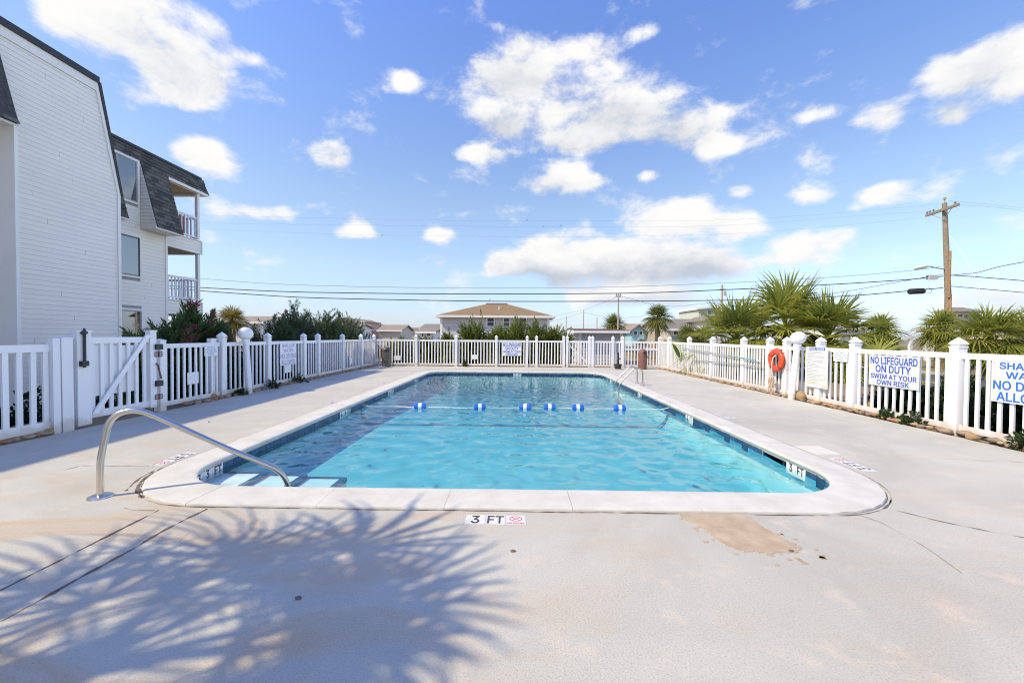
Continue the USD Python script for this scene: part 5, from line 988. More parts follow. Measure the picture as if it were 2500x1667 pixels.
# ------------------------------------------------------------------ houses and poles beyond
def panel_mat(name, c): return mat(name, c, .7, .04, .8, bump=.1, bscale=8)
roof_brown = mat('roof_brown', (.19, .135, .085), .95, .0, 1.1, col2=(.25, .17, .075), bump=.4, bscale=12, detail=8); roof_grey = mat('roof_grey', (.20, .18, .155), .95, .12, 1.5, bump=.4, bscale=10); roof_tan = mat('roof_tan', (.26, .215, .165), .95, .12, 1.2, bump=.4, bscale=10)
win_m = mat('far_window', (.05, .06, .075), .08, .1, 2.); trim_w = mat('far_white_trim', (.74, .73, .71), .55, .03, 1.)
def gable_roof(x0, x1, y0, y1, ze, zr, axis='x', ov=.4, t=.14):
    m = MB()
    if axis == 'x':
        yc = (y0 + y1) / 2; a, b = x0 - ov, x1 + ov; e0_, e1_ = y0 - ov, y1 + ov; k = (zr - ze) * ov / ((y1 - y0) / 2); zo = ze - k
        for ye in (e0_, e1_): m.hexa([(a, ye, zo), (b, ye, zo), (b, yc, zr), (a, yc, zr)], [(a, ye, zo + t), (b, ye, zo + t), (b, yc, zr + t), (a, yc, zr + t)])
    else:
        xc = (x0 + x1) / 2; a, b = y0 - ov, y1 + ov; k = (zr - ze) * ov / ((x1 - x0) / 2); zo = ze - k
        for xe in (x0 - ov, x1 + ov): m.hexa([(xe, a, zo), (xe, b, zo), (xc, b, zr), (xc, a, zr)], [(xe, a, zo + t), (xe, b, zo + t), (xc, b, zr + t), (xc, a, zr + t)])
    return m
def gable_wall(x0, x1, y0, y1, z0, ze, zr, axis):
    m = MB()
    if axis == 'x': pr = [(y0, z0), (y1, z0), (y1, ze), ((y0 + y1) / 2, zr), (y0, ze)]; r0 = np.array([(x0, *p) for p in pr]); r1 = np.array([(x1, *p) for p in pr])
    else: pr = [(x0, z0), (x1, z0), (x1, ze), ((x0 + x1) / 2, zr), (x0, ze)]; r0 = np.array([(p[0], y0, p[1]) for p in pr]); r1 = np.array([(p[0], y1, p[1]) for p in pr])
    return m.loft([r0, r1])
def fwin(parent, x0, x1, y, z0, z1, trim=.1, rail=True):
    w = part(parent, 'window', MB().box(x0 - trim, x0, y - .05, y, z0 - trim, z1 + trim).box(x1, x1 + trim, y - .05, y, z0 - trim, z1 + trim).box(x0, x1, y - .05, y, z1, z1 + trim).box(x0, x1, y - .06, y, z0 - trim, z0), trim_w)
    part(w, 'pane', MB().box(x0, x1, y - .02, y - .005, z0, z1), win_m)
    if rail: part(w, 'sash_rail', MB().box(x0, x1, y - .035, y - .02, (z0 + z1) / 2 - .03, (z0 + z1) / 2 + .03), trim_w)
# grey hip-roofed house behind the hedge
HY = 42.; P0, P1 = atY(1077.5, 770, HY), atY(1339, 774, HY); hx0, hx1 = P0[0], P1[0]; ze = 3.5; zr = atY(1213, 742.5, HY + 4.5)[2]
gh = thing('grey_house', 'grey lap-sided house with a brown hip roof beyond the hedge', 'house', ((hx0 + hx1) / 2, HY, 0))
gw = [panel_mat('grey_lap_0', (.50, .485, .49)), panel_mat('grey_lap_1', (.53, .51, .51))]
hw_ = part(gh, 'wall', MB().box(hx0, hx1, HY, HY + 9, 0, ze), gw[0])
wins = [(atY(a, 800, HY)[0], atY(b, 800, HY)[0]) for a, b in ((1190, 1205.5), (1230, 1243.5), (1267.5, 1284))]
zwt, zwb = atY(1200, 777, HY)[2], atY(1200, 796, HY)[2]
zz = .1; k = 0
while zz < ze - .05:
    xsplit = [(hx0 + .14, hx1 - .14)]
    if zz + .21 > zwb - .12 and zz < zwt + .12:
        for a, b in wins: xsplit = [q for s0, s1 in xsplit for q in ((s0, min(s1, a - .1)), (max(s0, b + .1), s1)) if q[1] - q[0] > .02]
    for s0, s1 in xsplit: part(hw_, 'plank', MB().hexa([(s0, HY - .035, zz), (s0, HY, zz), (s0, HY, zz + .20), (s0, HY - .01, zz + .20)], [(s1, HY - .035, zz), (s1, HY, zz), (s1, HY, zz + .20), (s1, HY - .01, zz + .20)]), gw[k % 2])
    zz += .205; k += 1
for x in (hx0, hx1): part(gh, 'corner_board', MB().box(x - .12, x + .14, HY - .06, HY + .2, 0, ze) if x < 0 else MB().box(x - .14, x + .12, HY - .06, HY + .2, 0, ze), trim_w)
ov = .55; e = np.array([(hx0 - ov, HY - ov, ze), (hx1 + ov, HY - ov, ze), (hx1 + ov, HY + 9 + ov, ze), (hx0 - ov, HY + 9 + ov, ze)]); ra, rb = np.array([atY(1187, 742, HY + 4.5)[0], HY + 4.5, zr]), np.array([atY(1239, 742, HY + 4.5)[0], HY + 4.5, zr])
rfm = MB().add([*e, ra, rb], [(0, 1, 5, 4), (2, 3, 4, 5)]).add([*e, ra, rb], [(1, 2, 5), (3, 0, 4)])
rp_ = part(gh, 'roof', rfm, roof_brown); part(rp_, 'vent_pipe', MB().lathe([(.07, 0), (.07, .28), (.12, .29), (.12, .36), (0, .37)], (atY(1219, 757, HY + 2)[0], HY + 2.0, ze + (zr - ze) * .48), 10), trim_w); part(rp_, 'ridge_cap', MB().tube([ra + [0, 0, .03], rb + [0, 0, .03]], .09, 6), roof_brown)
part(gh, 'fascia', MB().box(hx0 - ov, hx1 + ov, HY - ov - .03, HY - ov, ze - .2, ze + .02).box(hx0 - ov - .03, hx0 - ov, HY - ov, HY + 9, ze - .2, ze + .02).box(hx1 + ov, hx1 + ov + .03, HY - ov, HY + 9, ze - .2, ze + .02), trim_w); part(gh, 'soffit', MB().box(hx0 - ov, hx1 + ov, HY - ov, HY, ze - .2, ze - .17), trim_w)
part(gh, 'gutter', MB().tube([(hx1 + ov - .1, HY - ov - .06, ze - .05), (hx1 + ov + .1, HY - ov + .1, ze - .15), (hx1 + .2, HY - .1, ze - .5)], .05, 6), trim_w)
for a, b in wins: fwin(gh, a, b, HY - .03, zwb, zwt)
# raised white deck at its right side
rdk = thing('raised_deck', 'raised white timber deck with railing beside the grey house', 'deck', (6, 38, 0)); x0, x1 = atY(1346, 800, 38)[0], atY(1392, 800, 38)[0]; zt = atY(1370, 801, 38)[2]
part(rdk, 'rail', MB().box(x0, x1, 37.95, 38.05, zt - .12, zt), trim_w); part(rdk, 'rail', MB().box(x0, x1, 37.95, 38.05, zt - 1.0, zt - .9), trim_w); part(rdk, 'floor', MB().box(x0, x1, 38, 40, zt - 1.25, zt - 1.02), trim_w)
for x in np.arange(x0 + .07, x1, .15): part(rdk, 'baluster', MB().box(x - .03, x + .03, 37.97, 38.03, zt - .9, zt - .12), trim_w)
for x in (x0, x1): part(rdk, 'post', MB().box(x - .07, x + .07, 37.9, 38.1, 0, zt + .03), trim_w)
part(rdk, 'stair_stringer', MB().hexa([(x1, 38, zt - 1.3), (x1, 38.1, zt - 1.3), (x1, 38.1, zt - 1.0), (x1, 38, zt - 1.0)], [(x1 + 1.5, 38, -.2), (x1 + 1.5, 38.1, -.2), (x1 + 1.5, 38.1, .1), (x1 + 1.5, 38, .1)]), trim_w)
# pump shed right behind the far fence
SY_ = 20.6; sx0, sx1 = atY(1414, 850, SY_)[0], atY(1517.5, 850, SY_)[0]; zs = atY(1460, 813, SY_)[2]
sh_ = thing('pump_shed', 'small grey shed with a flat brown roof right behind the far fence', 'shed', ((sx0 + sx1) / 2, SY_, 0)); gw2 = panel_mat('shed_lap', (.42, .42, .44))
sw = part(sh_, 'wall', MB().box(sx0, sx1, SY_, SY_ + 2.2, 0, zs), gw2)
for i in range(int(zs / .17)): part(sw, 'plank', MB().hexa([(sx0 + .1, SY_ - .03, i * .17), (sx0 + .1, SY_, i * .17), (sx0 + .1, SY_, i * .17 + .165), (sx0 + .1, SY_ - .008, i * .17 + .165)], [(sx1 - .1, SY_ - .03, i * .17), (sx1 - .1, SY_, i * .17), (sx1 - .1, SY_, i * .17 + .165), (sx1 - .1, SY_ - .008, i * .17 + .165)]), gw2)
for a in (sx0 - .02, sx1 - .1): part(sh_, 'corner_board', MB().box(a, a + .12, SY_ - .05, SY_ + .05, 0, zs), trim_w)
zr0 = atY(1460, 807, SY_ - .45)[2]; part(sh_, 'fascia', MB().box(sx0 - .35, sx1 + .3, SY_ - .45, SY_ - .40, zr0 - .12, zr0), trim_w); part(sh_, 'fascia', MB().box(sx0 - .35, sx0 - .30, SY_ - .40, SY_ + 2.4, zr0 - .12, zr0), trim_w)
part(sh_, 'roof', MB().hexa([(sx0 - .34, SY_ - .44, zr0), (sx1 + .29, SY_ - .44, zr0), (sx1 + .29, SY_ - .44, zr0 + .03), (sx0 - .34, SY_ - .44, zr0 + .03)], [(sx0 - .34, SY_ + 2.5, zr0 + .12), (sx1 + .29, SY_ + 2.5, zr0 + .12), (sx1 + .29, SY_ + 2.5, zr0 + .15), (sx0 - .34, SY_ + 2.5, zr0 + .15)]), mat('shed_roof', (.12, .055, .035), .9, .2, 3, bump=.3, bscale=30)); part(sh_, 'soffit', MB().box(sx0 - .33, sx1 + .28, SY_ - .40, SY_, zr0 - .06, zr0 - .03), trim_w)

def house(name, label, pxl, pxr, Y, pye, pyr, wall, roof, axis='x', depth=9., wins=(), ov=.5, z0=-.1, cat='house', base=0.):
    """a gabled house whose front wall runs between two pixels at depth Y; pye, pyr: eave and ridge rows"""
    a, b = atY(pxl, 815, Y)[0], atY(pxr, 815, Y)[0]; mid = (pxl + pxr) / 2; ze_ = atY(mid, pye, Y - ov)[2]; zr_ = atY(mid, pyr, Y + (depth / 2 if axis == 'x' else -ov))[2] - .14
    t = thing(name, label, cat, ((a + b) / 2, Y, z0)); part(t, 'wall', gable_wall(a, b, Y, Y + depth, z0, ze_, zr_, axis), wall)
    part(t, 'roof', gable_roof(a, b, Y, Y + depth, ze_, zr_, axis, ov, .16), roof)
    if axis == 'x': part(t, 'fascia', MB().box(a - ov, b + ov, Y - ov - .04, Y - ov, ze_ - .3, ze_ + .02), trim_w)
    for (p0, p1, y0, y1) in wins: fwin(t, atY(p0, y0, Y)[0], atY(p1, y0, Y)[0], Y - .01, atY(p0, y1, Y)[2], atY(p0, y0, Y)[2], .08, False)
    return t
pink = panel_mat('pink_stucco', (.52, .33, .26)); white_w = panel_mat('white_siding_far', (.60, .60, .60)); cream = panel_mat('cream_siding', (.52, .47, .40)); turq = panel_mat('turquoise_siding', (.34, .55, .58)); palegreen = panel_mat('pale_green_siding', (.52, .54, .44)); tanw = panel_mat('tan_siding', (.45, .40, .34)); greyw = panel_mat('pale_grey_siding', (.48, .48, .50))
ph_ = house('pink_house', 'pink two-storey gabled house with a white balcony beyond the left shrubs', 812, 872, 88, 788, 775, pink, roof_tan, 'y', 16, [(873.0, 873.2, 800, 801)][:0])
a, b = atY(872, 800, 88)[0] + .4, atY(903, 800, 88)[0]
bz = atY(880, 803, 88)[2]; part(ph_, 'balcony_floor', MB().box(a, b, 87.6, 92, bz - .2, bz), trim_w); 
for x in np.linspace(a, b - .1, 5): part(ph_, 'balcony_post', MB().box(x, x + .15, 87.6, 87.75, -.1, bz + (1.9 if x < a + 1.5 else .9)), trim_w)
part(ph_, 'balcony_rail', MB().box(a, b, 87.62, 87.7, bz + .75, bz + .85), trim_w); part(ph_, 'wing', MB().box(a - .2, b - 1.2, 89, 97, -.1, atY(885, 788, 89)[2]), pink); part(ph_, 'wing_roof', MB().box(a - .4, b - .9, 88.4, 98, atY(885, 788, 89)[2], atY(885, 788, 89)[2] + .3), roof_tan)
house('white_bungalow', 'long low white bungalow with tan roof left of the pink house', 792, 868, 72, 800, 791, white_w, roof_tan, 'x', 8, [(828, 832, 806, 815), (838, 841, 806, 813), (858, 860, 807, 812)])
house('tan_roof_house', 'pale house with a broad tan roof, right of the pink house balcony', 926, 978, 90, 806, 793, tanw, roof_tan, 'x', 10)
house('low_house', 'low distant house with brown roof, second right of the pink house', 983, 1012, 110, 807, 800, cream, roof_brown, 'x', 10, [(990, 993, 811, 815)])
house('low_house', 'small distant gabled house left of the grey house', 1001, 1020, 120, 808, 801, white_w, roof_grey, 'y', 10)
house('brown_roof_house', 'two-part house with a brown roof hard against the left of the grey house', 1030, 1082, 75, 803, 791, white_w, roof_grey, 'x', 9, [(1036, 1044, 815, 822), (1062, 1068, 813, 820)])
house('porch_house', 'white house with a tan lean-to porch left of the grey house, behind the far fence', 1024, 1058, 60, 809, 803, white_w, roof_tan, 'x', 6, [(1030, 1034, 814, 821), (1042, 1050, 814, 820)])
house('left_house', 'pale house seen past the golden palm on the left', 546, 640, 60, 785, 772, white_w, roof_tan, 'x', 9, [(552, 558, 795, 804), (600, 606, 795, 804)])
house('turquoise_house', 'turquoise gabled porch house behind the tall bare palm trunk', 1542, 1573, 66, 806, 791.5, turq, roof_tan, 'y', 6, [(1561, 1568, 809, 817), (1548, 1555, 809, 817)])
house('long_house', 'long house with tan roof joined behind the turquoise gable', 1548, 1640, 72, 806, 791, greyw, roof_tan, 'x', 9, [(1612, 1620, 809, 816), (1627, 1632, 809, 816), (1580, 1590, 809, 816)])
house('brown_gable_house', 'brown-roofed house right behind the shed', 1520, 1545, 70, 806, 794, tanw, roof_brown, 'x', 8)
house('cream_house', 'cream house with a grey roof rising behind the two bushy palms', 1632, 1725, 62, 803, 779, cream, roof_grey, 'x', 14, [(1645, 1656, 807, 817)])
th_ = thing('tower_house', 'pale green flat-topped house with one window beside a utility pole', 'house', (*atY(1740, 800, 66)[:2], 0)); a, b = atY(1706, 780, 66)[0], atY(1775, 780, 66)[0]; zt = atY(1706, 756, 66)[2]; zt2 = atY(1770, 748, 66)[2]
part(th_, 'wall', MB().hexa([(a, 66, 0), (a, 74, 0), (a, 74, zt), (a, 66, zt)], [(b, 66, 0), (b, 74, 0), (b, 74, zt2), (b, 66, zt2)]), palegreen); part(th_, 'roof', MB().hexa([(a - .3, 65.6, zt), (a - .3, 74.4, zt), (a - .3, 74.4, zt + .35), (a - .3, 65.6, zt + .35)], [(b + .3, 65.6, zt2), (b + .3, 74.4, zt2), (b + .3, 74.4, zt2 + .35), (b + .3, 65.6, zt2 + .35)]), trim_w); fwin(th_, atY(1728, 760, 66)[0], atY(1740, 760, 66)[0], 65.98, atY(1735, 768, 66)[2], atY(1735, 759, 66)[2], .08)
for i in range(8): x = a + (b - a) * (i + .5) / 8; part(th_, 'batten', MB().box(x - .05, x + .05, 65.95, 66, 2, zt), palegreen)
house('white_gable_house', 'white gabled porch in front of the pale green house', 1722, 1762, 60, 781, 769.5, white_w, roof_grey, 'y', 6)
house('right_white_house', 'white house with a grey roof between the big palm clump and the road palms', 2040, 2112, 38, 797, 785, white_w, roof_tan, 'x', 9, [(2058, 2068, 800, 812), (2085, 2094, 800, 812)])
rb_ = thing('apartment_block', 'cream apartment block top showing above the palms right of the utility pole', 'building', (*atY(2355, 800, 75)[:2], 0)); a, b = atY(2318, 780, 75)[0], atY(2392, 780, 75)[0]; zt = atY(2355, 761, 75)[2]
part(rb_, 'wall', MB().box(a, b, 75, 77.5, 0, zt), cream); part(rb_, 'roof', MB().add([(a - .6, 74.4, zt), (b + .6, 74.4, zt), (b + .6, 78, zt), (a - .6, 78, zt), ((a + b) / 2 - 1, 76.2, zt + .9), ((a + b) / 2 + 1, 76.2, zt + .9)], [(0, 1, 5, 4), (2, 3, 4, 5), (1, 2, 5, 5), (3, 0, 4, 4)]), roof_grey)
for i in range(5): x = a + (b - a) * (i + .3) / 5; fwin(rb_, x, x + .9, 75, zt - 1.1, zt - .5, .06, False)
house('right_edge_house', 'brown-roofed house at the right picture edge behind the palms', 2478, 2560, 45, 806, 781, tanw, roof_grey, 'x', 10)
pt = thing('white_pavilion', 'white timber pergola posts across the road behind the stop sign', 'pergola', (*atY(2240, 840, 26)[:2], 0))
for px in (2090, 2130, 2170, 2222, 2262, 2300): x = atY(px, 840, 26)[0]; part(pt, 'post', MB().box(x - .08, x + .08, 25.92, 26.08, 0, 1.5), trim_w); part(pt, 'brace', MB().hexa([(x - .02, 25.95, .95), (x + .06, 25.95, .95), (x + .06, 26.03, .95), (x - .02, 26.03, .95)], [(x + .40, 25.95, 1.42), (x + .48, 25.95, 1.42), (x + .48, 26.03, 1.42), (x + .40, 26.03, 1.42)]), trim_w)
a, b = atY(2080, 840, 26)[0], atY(2310, 840, 26)[0]; part(pt, 'beam', MB().box(a, b, 25.9, 26.1, 1.42, 1.58), trim_w); part(pt, 'rail', MB().box(a, b, 25.95, 26.05, .6, .7), trim_w)

# utility pole with street light, boxes and wires
up = atY(2312, 800, 24.); ux, uy = up[0], 24.
pole = thing('utility_pole', 'tall weathered wooden utility pole with a crossarm on the right', 'utility pole', (ux, uy, 0))
top_ = atY(2306, 496, 24.); ptop = np.array([top_[0], uy, top_[2]]); part(pole, 'shaft', MB().tube([(ux + .05, uy, -.2), (ux, uy, 4), tuple(ptop)], [.165, .15, .11], 14), wood_grey, 40)
z_ = lambda py: atY(2308, py, 24.)[2]
A_, B_ = atY(2261, 528, 25.1), atY(2340, 501, 23.05); cm = MB(); dv = (B_ - A_) / np.linalg.norm(B_ - A_); sv = np.cross(dv, [0, 0, 1]) * .06; uv = np.array([0, 0, .07])
off = np.array([-.13, -.13, 0]); ca = part(pole, 'crossarm', cm.hexa([A_ + off - sv - uv, A_ + off + sv - uv, A_ + off + sv + uv, A_ + off - sv + uv], [B_ + off - sv - uv, B_ + off + sv - uv, B_ + off + sv + uv, B_ + off - sv + uv]), wood_grey)
for q in (.03, .12, .24, .9): c = A_ + off + (B_ - A_) * q; part(ca, 'insulator', MB().lathe([(.02, .07), (.02, .12), (.06, .13), (.03, .17), (.055, .18), (.03, .22), (0, .23)], c, 10), mat(f'insulator_{int(q*100)}', (.16, .16, .17), .3))
part(pole, 'top_pin', MB().lathe([(.03, 0), (.03, .2), (.09, .22), (.05, .3), (.08, .32), (0, .36)], ptop, 10), under_m)
for q in (.2, .8): part(pole, 'arm_brace', MB().tube([A_ + off + (B_ - A_) * q + [0, 0, -.08], ptop + [-.1, -.1, -1.0]], .018, 5), under_m)
for k, (py0, py1, dx) in enumerate(((614, 727, -.12), (719, 800, -.02))): part(pole, 'conduit', MB().tube([(ux + dx, uy - .17, z_(py1)), (ux + dx, uy - .16, z_(py0))], .06, 10), mat(f'rusty_conduit_{k}', (.33, .19, .085), .7, .25, 4), 40)
la = [(ux - .1, uy, z_(658)), (ux - .6, uy - .05, z_(656)), (ux - 1.2, uy - .1, z_(651.5)), (ux - 1.35, uy - .1, z_(651))]
part(pole, 'lamp_arm', MB().tube(la, .035, 8), tube_m, True)
lh = thing('street_light', 'white cobra-head street light on the utility pole', 'street light', (ux - 1.6, uy - .1, z_(652))); 
part(lh, 'housing', MB().loft([np.array([(ux - 1.3 - s * .75, uy - .1 + w * math.cos(a), z_(651.5) - s * .08 + h * math.sin(a)) for a in np.linspace(0, 2 * math.pi, 12, endpoint=False)]) for s, w, h in ((0, .05, .05), (.2, .11, .09), (.5, .16, .11), (.8, .16, .10), (1., .08, .05))]), light_m, True)
part(lh, 'lens', MB().loft([np.array([(ux - 1.95 + .18 * math.cos(a) * k, uy - .1 + .12 * math.sin(a) * k, z_(651.5) - .13 - d_) for a in np.linspace(0, 2 * math.pi, 14, endpoint=False)]) for k, d_ in ((1, 0), (.8, .06), (.3, .09))]), mat('lamp_lens', (.6, .6, .58), .15), True)
wire_m = mat('black_cable', (.02, .02, .022), .6); wire_g = mat('grey_wire', (.22, .24, .27), .5)
def wire(label, pts, r, m=wire_m, Y=24., n=70, group='overhead wires', name='overhead_wire'):
    P = np.array([atY(x, y, Y if np.ndim(Y) == 0 else Y[i]) for i, (x, y) in enumerate(pts)]); t = np.arange(len(P)); from_t = np.linspace(0, len(P) - 1, n)
    s = np.stack([PchipInterpolator(t, P[:, k])(from_t) for k in range(3)], 1) if len(P) > 2 else np.outer(1 - from_t, P[0]) + np.outer(from_t, P[1])
    solo(name, label, 'wire', MB().tube(s, r, 5, False), m, True, group=group); return s
k_ = 2500 / 2352
K = lambda L: [(x * k_, y * k_) for x, y in L]
wire('upper thick black cable running left from the utility pole above the grey house', K([(300, 651), (469, 661), (720, 671.5), (1000, 675), (1400, 674), (1700, 664), (1900, 654), (2100, 641), (2166, 634)]), .026)
wire('lower thick black cable with a splice case running left from the utility pole', K([(300, 655), (560, 675), (720, 684), (1140, 692), (1400, 692), (1640, 690), (1940, 680), (2090, 668), (2166, 661)]), .026)
wire('thin twisted wire just above the two thick cables', K([(300, 622), (500, 643), (700, 655), (1000, 661), (1300, 661), (1640, 651), (2000, 630), (2160, 612)]), .013, wire_g)
wire('black service cable crossing down from the utility pole box to the lower cable', K([(1700, 689), (1900, 675), (2050, 650), (2130, 636), (2166, 630)]), .014)
h1w = wire('faint high wire with a bird, uppermost over the pool', K([(300, 488), (620, 498), (1000, 506), (1208, 508), (1600, 507), (2000, 483), (2163, 466)]), .0035, wire_g)
h2w = wire('faint high wire with two birds, second over the pool', K([(300, 506), (560, 514), (1000, 519), (1250, 522), (1600, 520), (2000, 494), (2120, 486)]), .0035, wire_g)
h3w = wire('faint high wire, third over the pool', K([(300, 518), (560, 530), (980, 542), (1250, 544), (1600, 540), (2000, 512), (2130, 497)]), .0035, wire_g)
wire('black wire rising from the utility pole to the right picture edge', K([(2178, 633), (2210, 630), (2240, 627), (2290, 614), (2400, 594)]), .018, Y=[24, 23, 22.5, 21.5, 20]); wire('thick black cable from the utility pole to the right, dropping slowly', K([(2178, 632), (2215, 634), (2352, 645), (2420, 651)]), .024); wire('lowest black cable right of the utility pole', K([(2180, 657), (2260, 664), (2352, 672), (2420, 678)]), .02)
wire('faint wire from the pole top to the right picture edge', K([(2178, 462), (2230, 466), (2352, 478), (2420, 486)]), .006, wire_g); wire('second faint wire from the crossarm to the right picture edge', K([(2195, 471), (2260, 474), (2352, 484), (2420, 492)]), .006, wire_g)
gy = wire('pale guy wire from the utility pole down into the right palm', K([(2176, 535), (2240, 640), (2282, 790)]), .009, mat('guy_wire', (.62, .64, .66), .4), Y=[24, 21.5, 19.5], name='guy_wire', group=None)
yg = MB().tube([gy[-1] + (gy[-12] - gy[-1]) * q for q in (0, .45, .9)], .03, 8); solo('guy_guard', 'yellow plastic guard on the foot of the guy wire', 'guy guard', yg, mat('yellow_guard', (.62, .36, .03), .5), True)
sp = atY(2105 * k_, 669 * k_, 24); t = thing('splice_case', 'black ribbed cylinder hanging on the lower cable left of the utility pole', 'splice case', sp)
part(t, 'cylinder', MB().tube([sp + [-.42, 0, -.02], sp + [-.40, 0, -.02], sp + [.40, 0, .02], sp + [.42, 0, .02]], [.10, .16, .16, .10], 14), black_pl, 40)
for q in np.linspace(-.35, .35, 8): part(t, 'rib', MB().tube([sp + [q - .015, 0, q * .05], sp + [q + .015, 0, q * .05]], .172, 14), black_pl, 40)
part(t, 'cable_loop', MB().tube([sp + [.4, 0, 0], sp + [.6, 0, -.12], sp + [.85, 0, -.1], sp + [.9, 0, .12], sp + [.7, 0, .2], sp + [.5, 0, .12]], .012, 5), wire_m, True)
bx_ = atY(2141 * k_, 637 * k_, 24); solo('cable_box', 'pale grey cable box beside the utility pole under the street light', 'junction box', MB().box(bx_[0] - .26, bx_[0] + .26, 23.9, 24.1, bx_[2] - .13, bx_[2] + .13).tube([bx_ + [-.45, 0, -.06], bx_ + [.5, 0, .03]], .03, 6), mat('cable_box', (.5, .5, .48), .5), loc=bx_)
def bird(label, px, py, s, Y=24.):
    c = atY(px * k_, py * k_, Y); m = MB()
    for z, r_, x in ((0, .55, 0),): pass
    th = np.linspace(-1.5, 1.5, 9); t = thing('bird', label, 'bird', c); part(t, 'body', MB().loft([np.array([(c[0] + s * (.5 * u), c[1] + s * .32 * math.cos(u) * math.cos(a), c[2] + s * (.55 + .55 * u * .8) + s * .32 * math.cos(u) * math.sin(a)) for a in np.linspace(0, 2 * math.pi, 8, endpoint=False)]) for u in th]), black_pl, True)
    part(t, 'tail', MB().hexa([c + [-s * .75, -.02, -s * .15], c + [-s * .75, .02, -s * .15], c + [-s * .7, .02, -s * .05], c + [-s * .7, -.02, -s * .05]], [c + [-s * 1.3, -.03, -s * .6], c + [-s * 1.3, .03, -s * .6], c + [-s * 1.2, .03, -s * .5], c + [-s * 1.2, -.03, -s * .5]]), black_pl); part(t, 'beak', MB().tube([c + [s * .75, 0, s * 1.2], c + [s * 1.1, 0, s * 1.25]], [.03 * s / .1, .005], 5), black_pl)
bird('bird perched on the uppermost faint wire over the pool', 1210, 507, .06); bird('left of two birds perched on the second faint wire', 1248, 521, .06); bird('right of two birds perched on the second faint wire', 1288, 520, .06); bird('bird perched on the lower thick cable above the grey house', 1125, 690, .07); bird('bird perched on the third faint wire in front of a cloud', 878, 541, .05)
# far poles
def fpole(label, px, py_top, Y, r_, arm=0., m=None):
    c = atY(px, py_top, Y); t = thing('far_pole', label, 'utility pole', (c[0], Y, 0)); part(t, 'shaft', MB().tube([(c[0], Y, -.2), (c[0], Y, c[2])], [r_ * 1.2, r_], 8), m or grey_pole, 40)
    if arm: part(t, 'crossarm', MB().box(c[0] - arm, c[0] + arm, Y - .06, Y + .06, c[2] - .35, c[2] - .22), grey_pole); part(t, 'insulators', MB().box(c[0] - arm, c[0] - arm + .1, Y - .05, Y + .05, c[2] - .22, c[2] - .05).box(c[0] + arm - .1, c[0] + arm, Y - .05, Y + .05, c[2] - .22, c[2] - .05), under_m)
grey_pole = mat('far_pole_wood', (.40, .36, .32), .9, .1, 3)
fpole('pale distant utility pole in front of the dense palm crown', 1510, 716, 38.5, .07, .25); fpole('thin distant pole left of the shed roof', 1382.6, 772, 90, .09, .0); fpole('taller thin distant pole above the shed roof', 1425, 757, 80, .10, .0); fpole('thin distant pole right above the shed roof', 1457.5, 775, 90, .10); fpole('utility pole with a small transformer left of the big palm clump', 1763, 695, 46, .11, .0)
tf = atY(1770, 722, 46); solo('pole_transformer', 'small transformer fittings on the pole left of the big palm clump', 'transformer', MB().lathe([(0, 0), (.14, 0), (.14, .5), (.08, .55), (0, .55)], tf, 10).box(tf[0] - .6, tf[0] + .1, 45.95, 46.05, tf[2] + .7, tf[2] + .8), under_m, loc=tf)
wire('distant wire rising from the grey house eave to the pale distant pole', [(1335, 776), (1360, 770), (1425, 757), (1470, 740), (1505, 724)], .02, wire_g, Y=[80, 80, 80, 60, 38.5]); wire('distant wire from the pale distant pole toward the tall palm', [(1512, 723), (1545, 730), (1580, 740), (1640, 748), (1700, 743), (1762, 737)], .02, wire_g, Y=[38.5, 40, 42, 44, 45, 46]); wire('distant low wire across the sky above the shed', [(1340, 786), (1380, 776), (1425, 764), (1460, 770), (1500, 776), (1570, 772)], .025, wire_g, Y=85.)
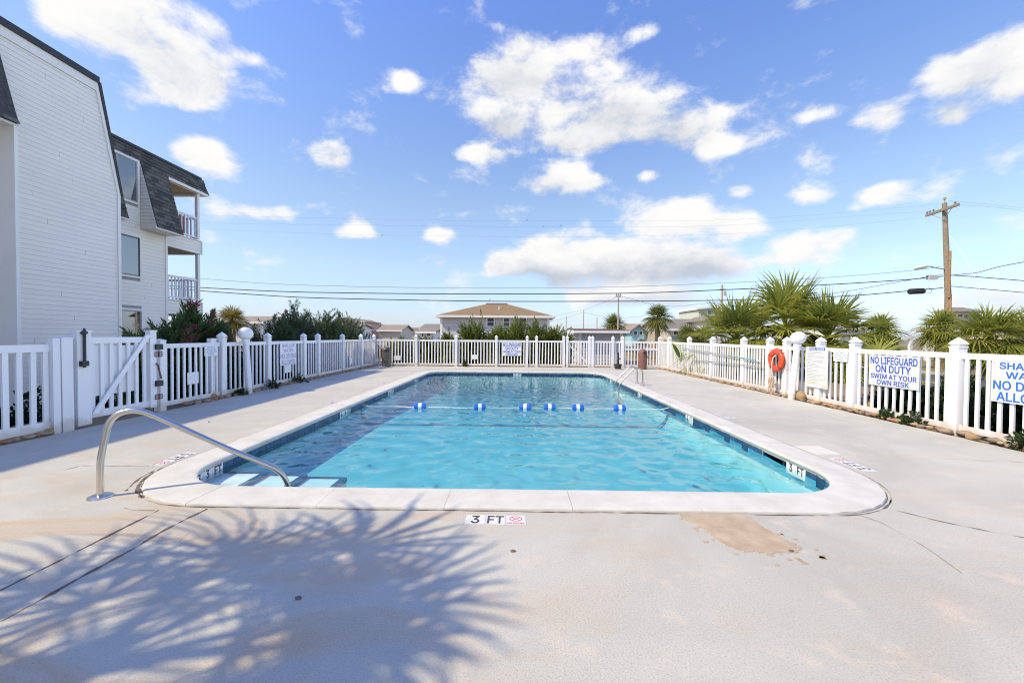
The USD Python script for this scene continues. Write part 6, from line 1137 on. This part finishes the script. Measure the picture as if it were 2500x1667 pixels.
# street signs across the road
def street_sign(label, px0, py0, px1, py1, Y, lines, plate, ground=0.):
    a, b = atY(px0, py0, Y), atY(px1, py1, Y); t = thing('street_sign', label, 'street sign', ((a[0] + b[0]) / 2, Y, 0)); z0, z1 = min(a[2], b[2]), max(a[2], b[2])
    part(t, 'plate', MB().box(a[0], b[0], Y - .01, Y + .01, z0, z1), plate); part(t, 'post', MB().tube([((a[0] + b[0]) / 2, Y + .05, -.1), ((a[0] + b[0]) / 2, Y + .05, z1)], .03, 8), tube_m)
    part(t, 'lettering', lettering([(s, h * (z1 - z0), w * (b[0] - a[0]), 0, dy * (z1 - z0)) for s, h, w, dy in lines], [(a[0] + b[0]) / 2, Y - .012, (z0 + z1) / 2], [1, 0, 0], [0, 0, 1], [0, -1, 0]), ink_white); return t, a, b
green = mat('sign_green', (.02, .26, .17), .4); redm = mat('sign_red', (.55, .02, .02), .4)
t, a, b = street_sign('green street name sign reading Lake with a red strip, between the road palms', 2166, 822, 2199, 834.5, 22., [('Lake', .62, .5, .08)], green); part(t, 'red_strip', MB().box(a[0] - .03, b[0] - .1, 21.99, 22.01, a[2] - .38, a[2] - .31), redm)
street_sign('turquoise and white name board in front of the cream house', 1640, 821, 1663, 828, 30., [('LAKE DR', .55, .8, .0)], mat('board_turquoise', (.10, .42, .36), .5))
st_ = atY(2163, 861, 21.); t = thing('stop_sign', 'red octagonal stop sign just showing above the right fence rail', 'stop sign', (st_[0], 21, 0)); thh = np.arange(8) * math.pi / 4 + math.pi / 8
part(t, 'plate', MB().loft([np.array([(st_[0] + .38 * math.cos(a), 21 + d_, st_[2] - .06 + .38 * math.sin(a)) for a in thh]) for d_ in (0, .01)]), redm); part(t, 'post', MB().box(st_[0] - .03, st_[0] + .03, 21.011, 21.05, -.1, st_[2] - .1), tube_m); part(t, 'lettering', lettering([('STOP', .22, .56, 0, 0)], [st_[0], 20.998, st_[2] - .06], [1, 0, 0], [0, 0, 1], [0, -1, 0]), ink_white)
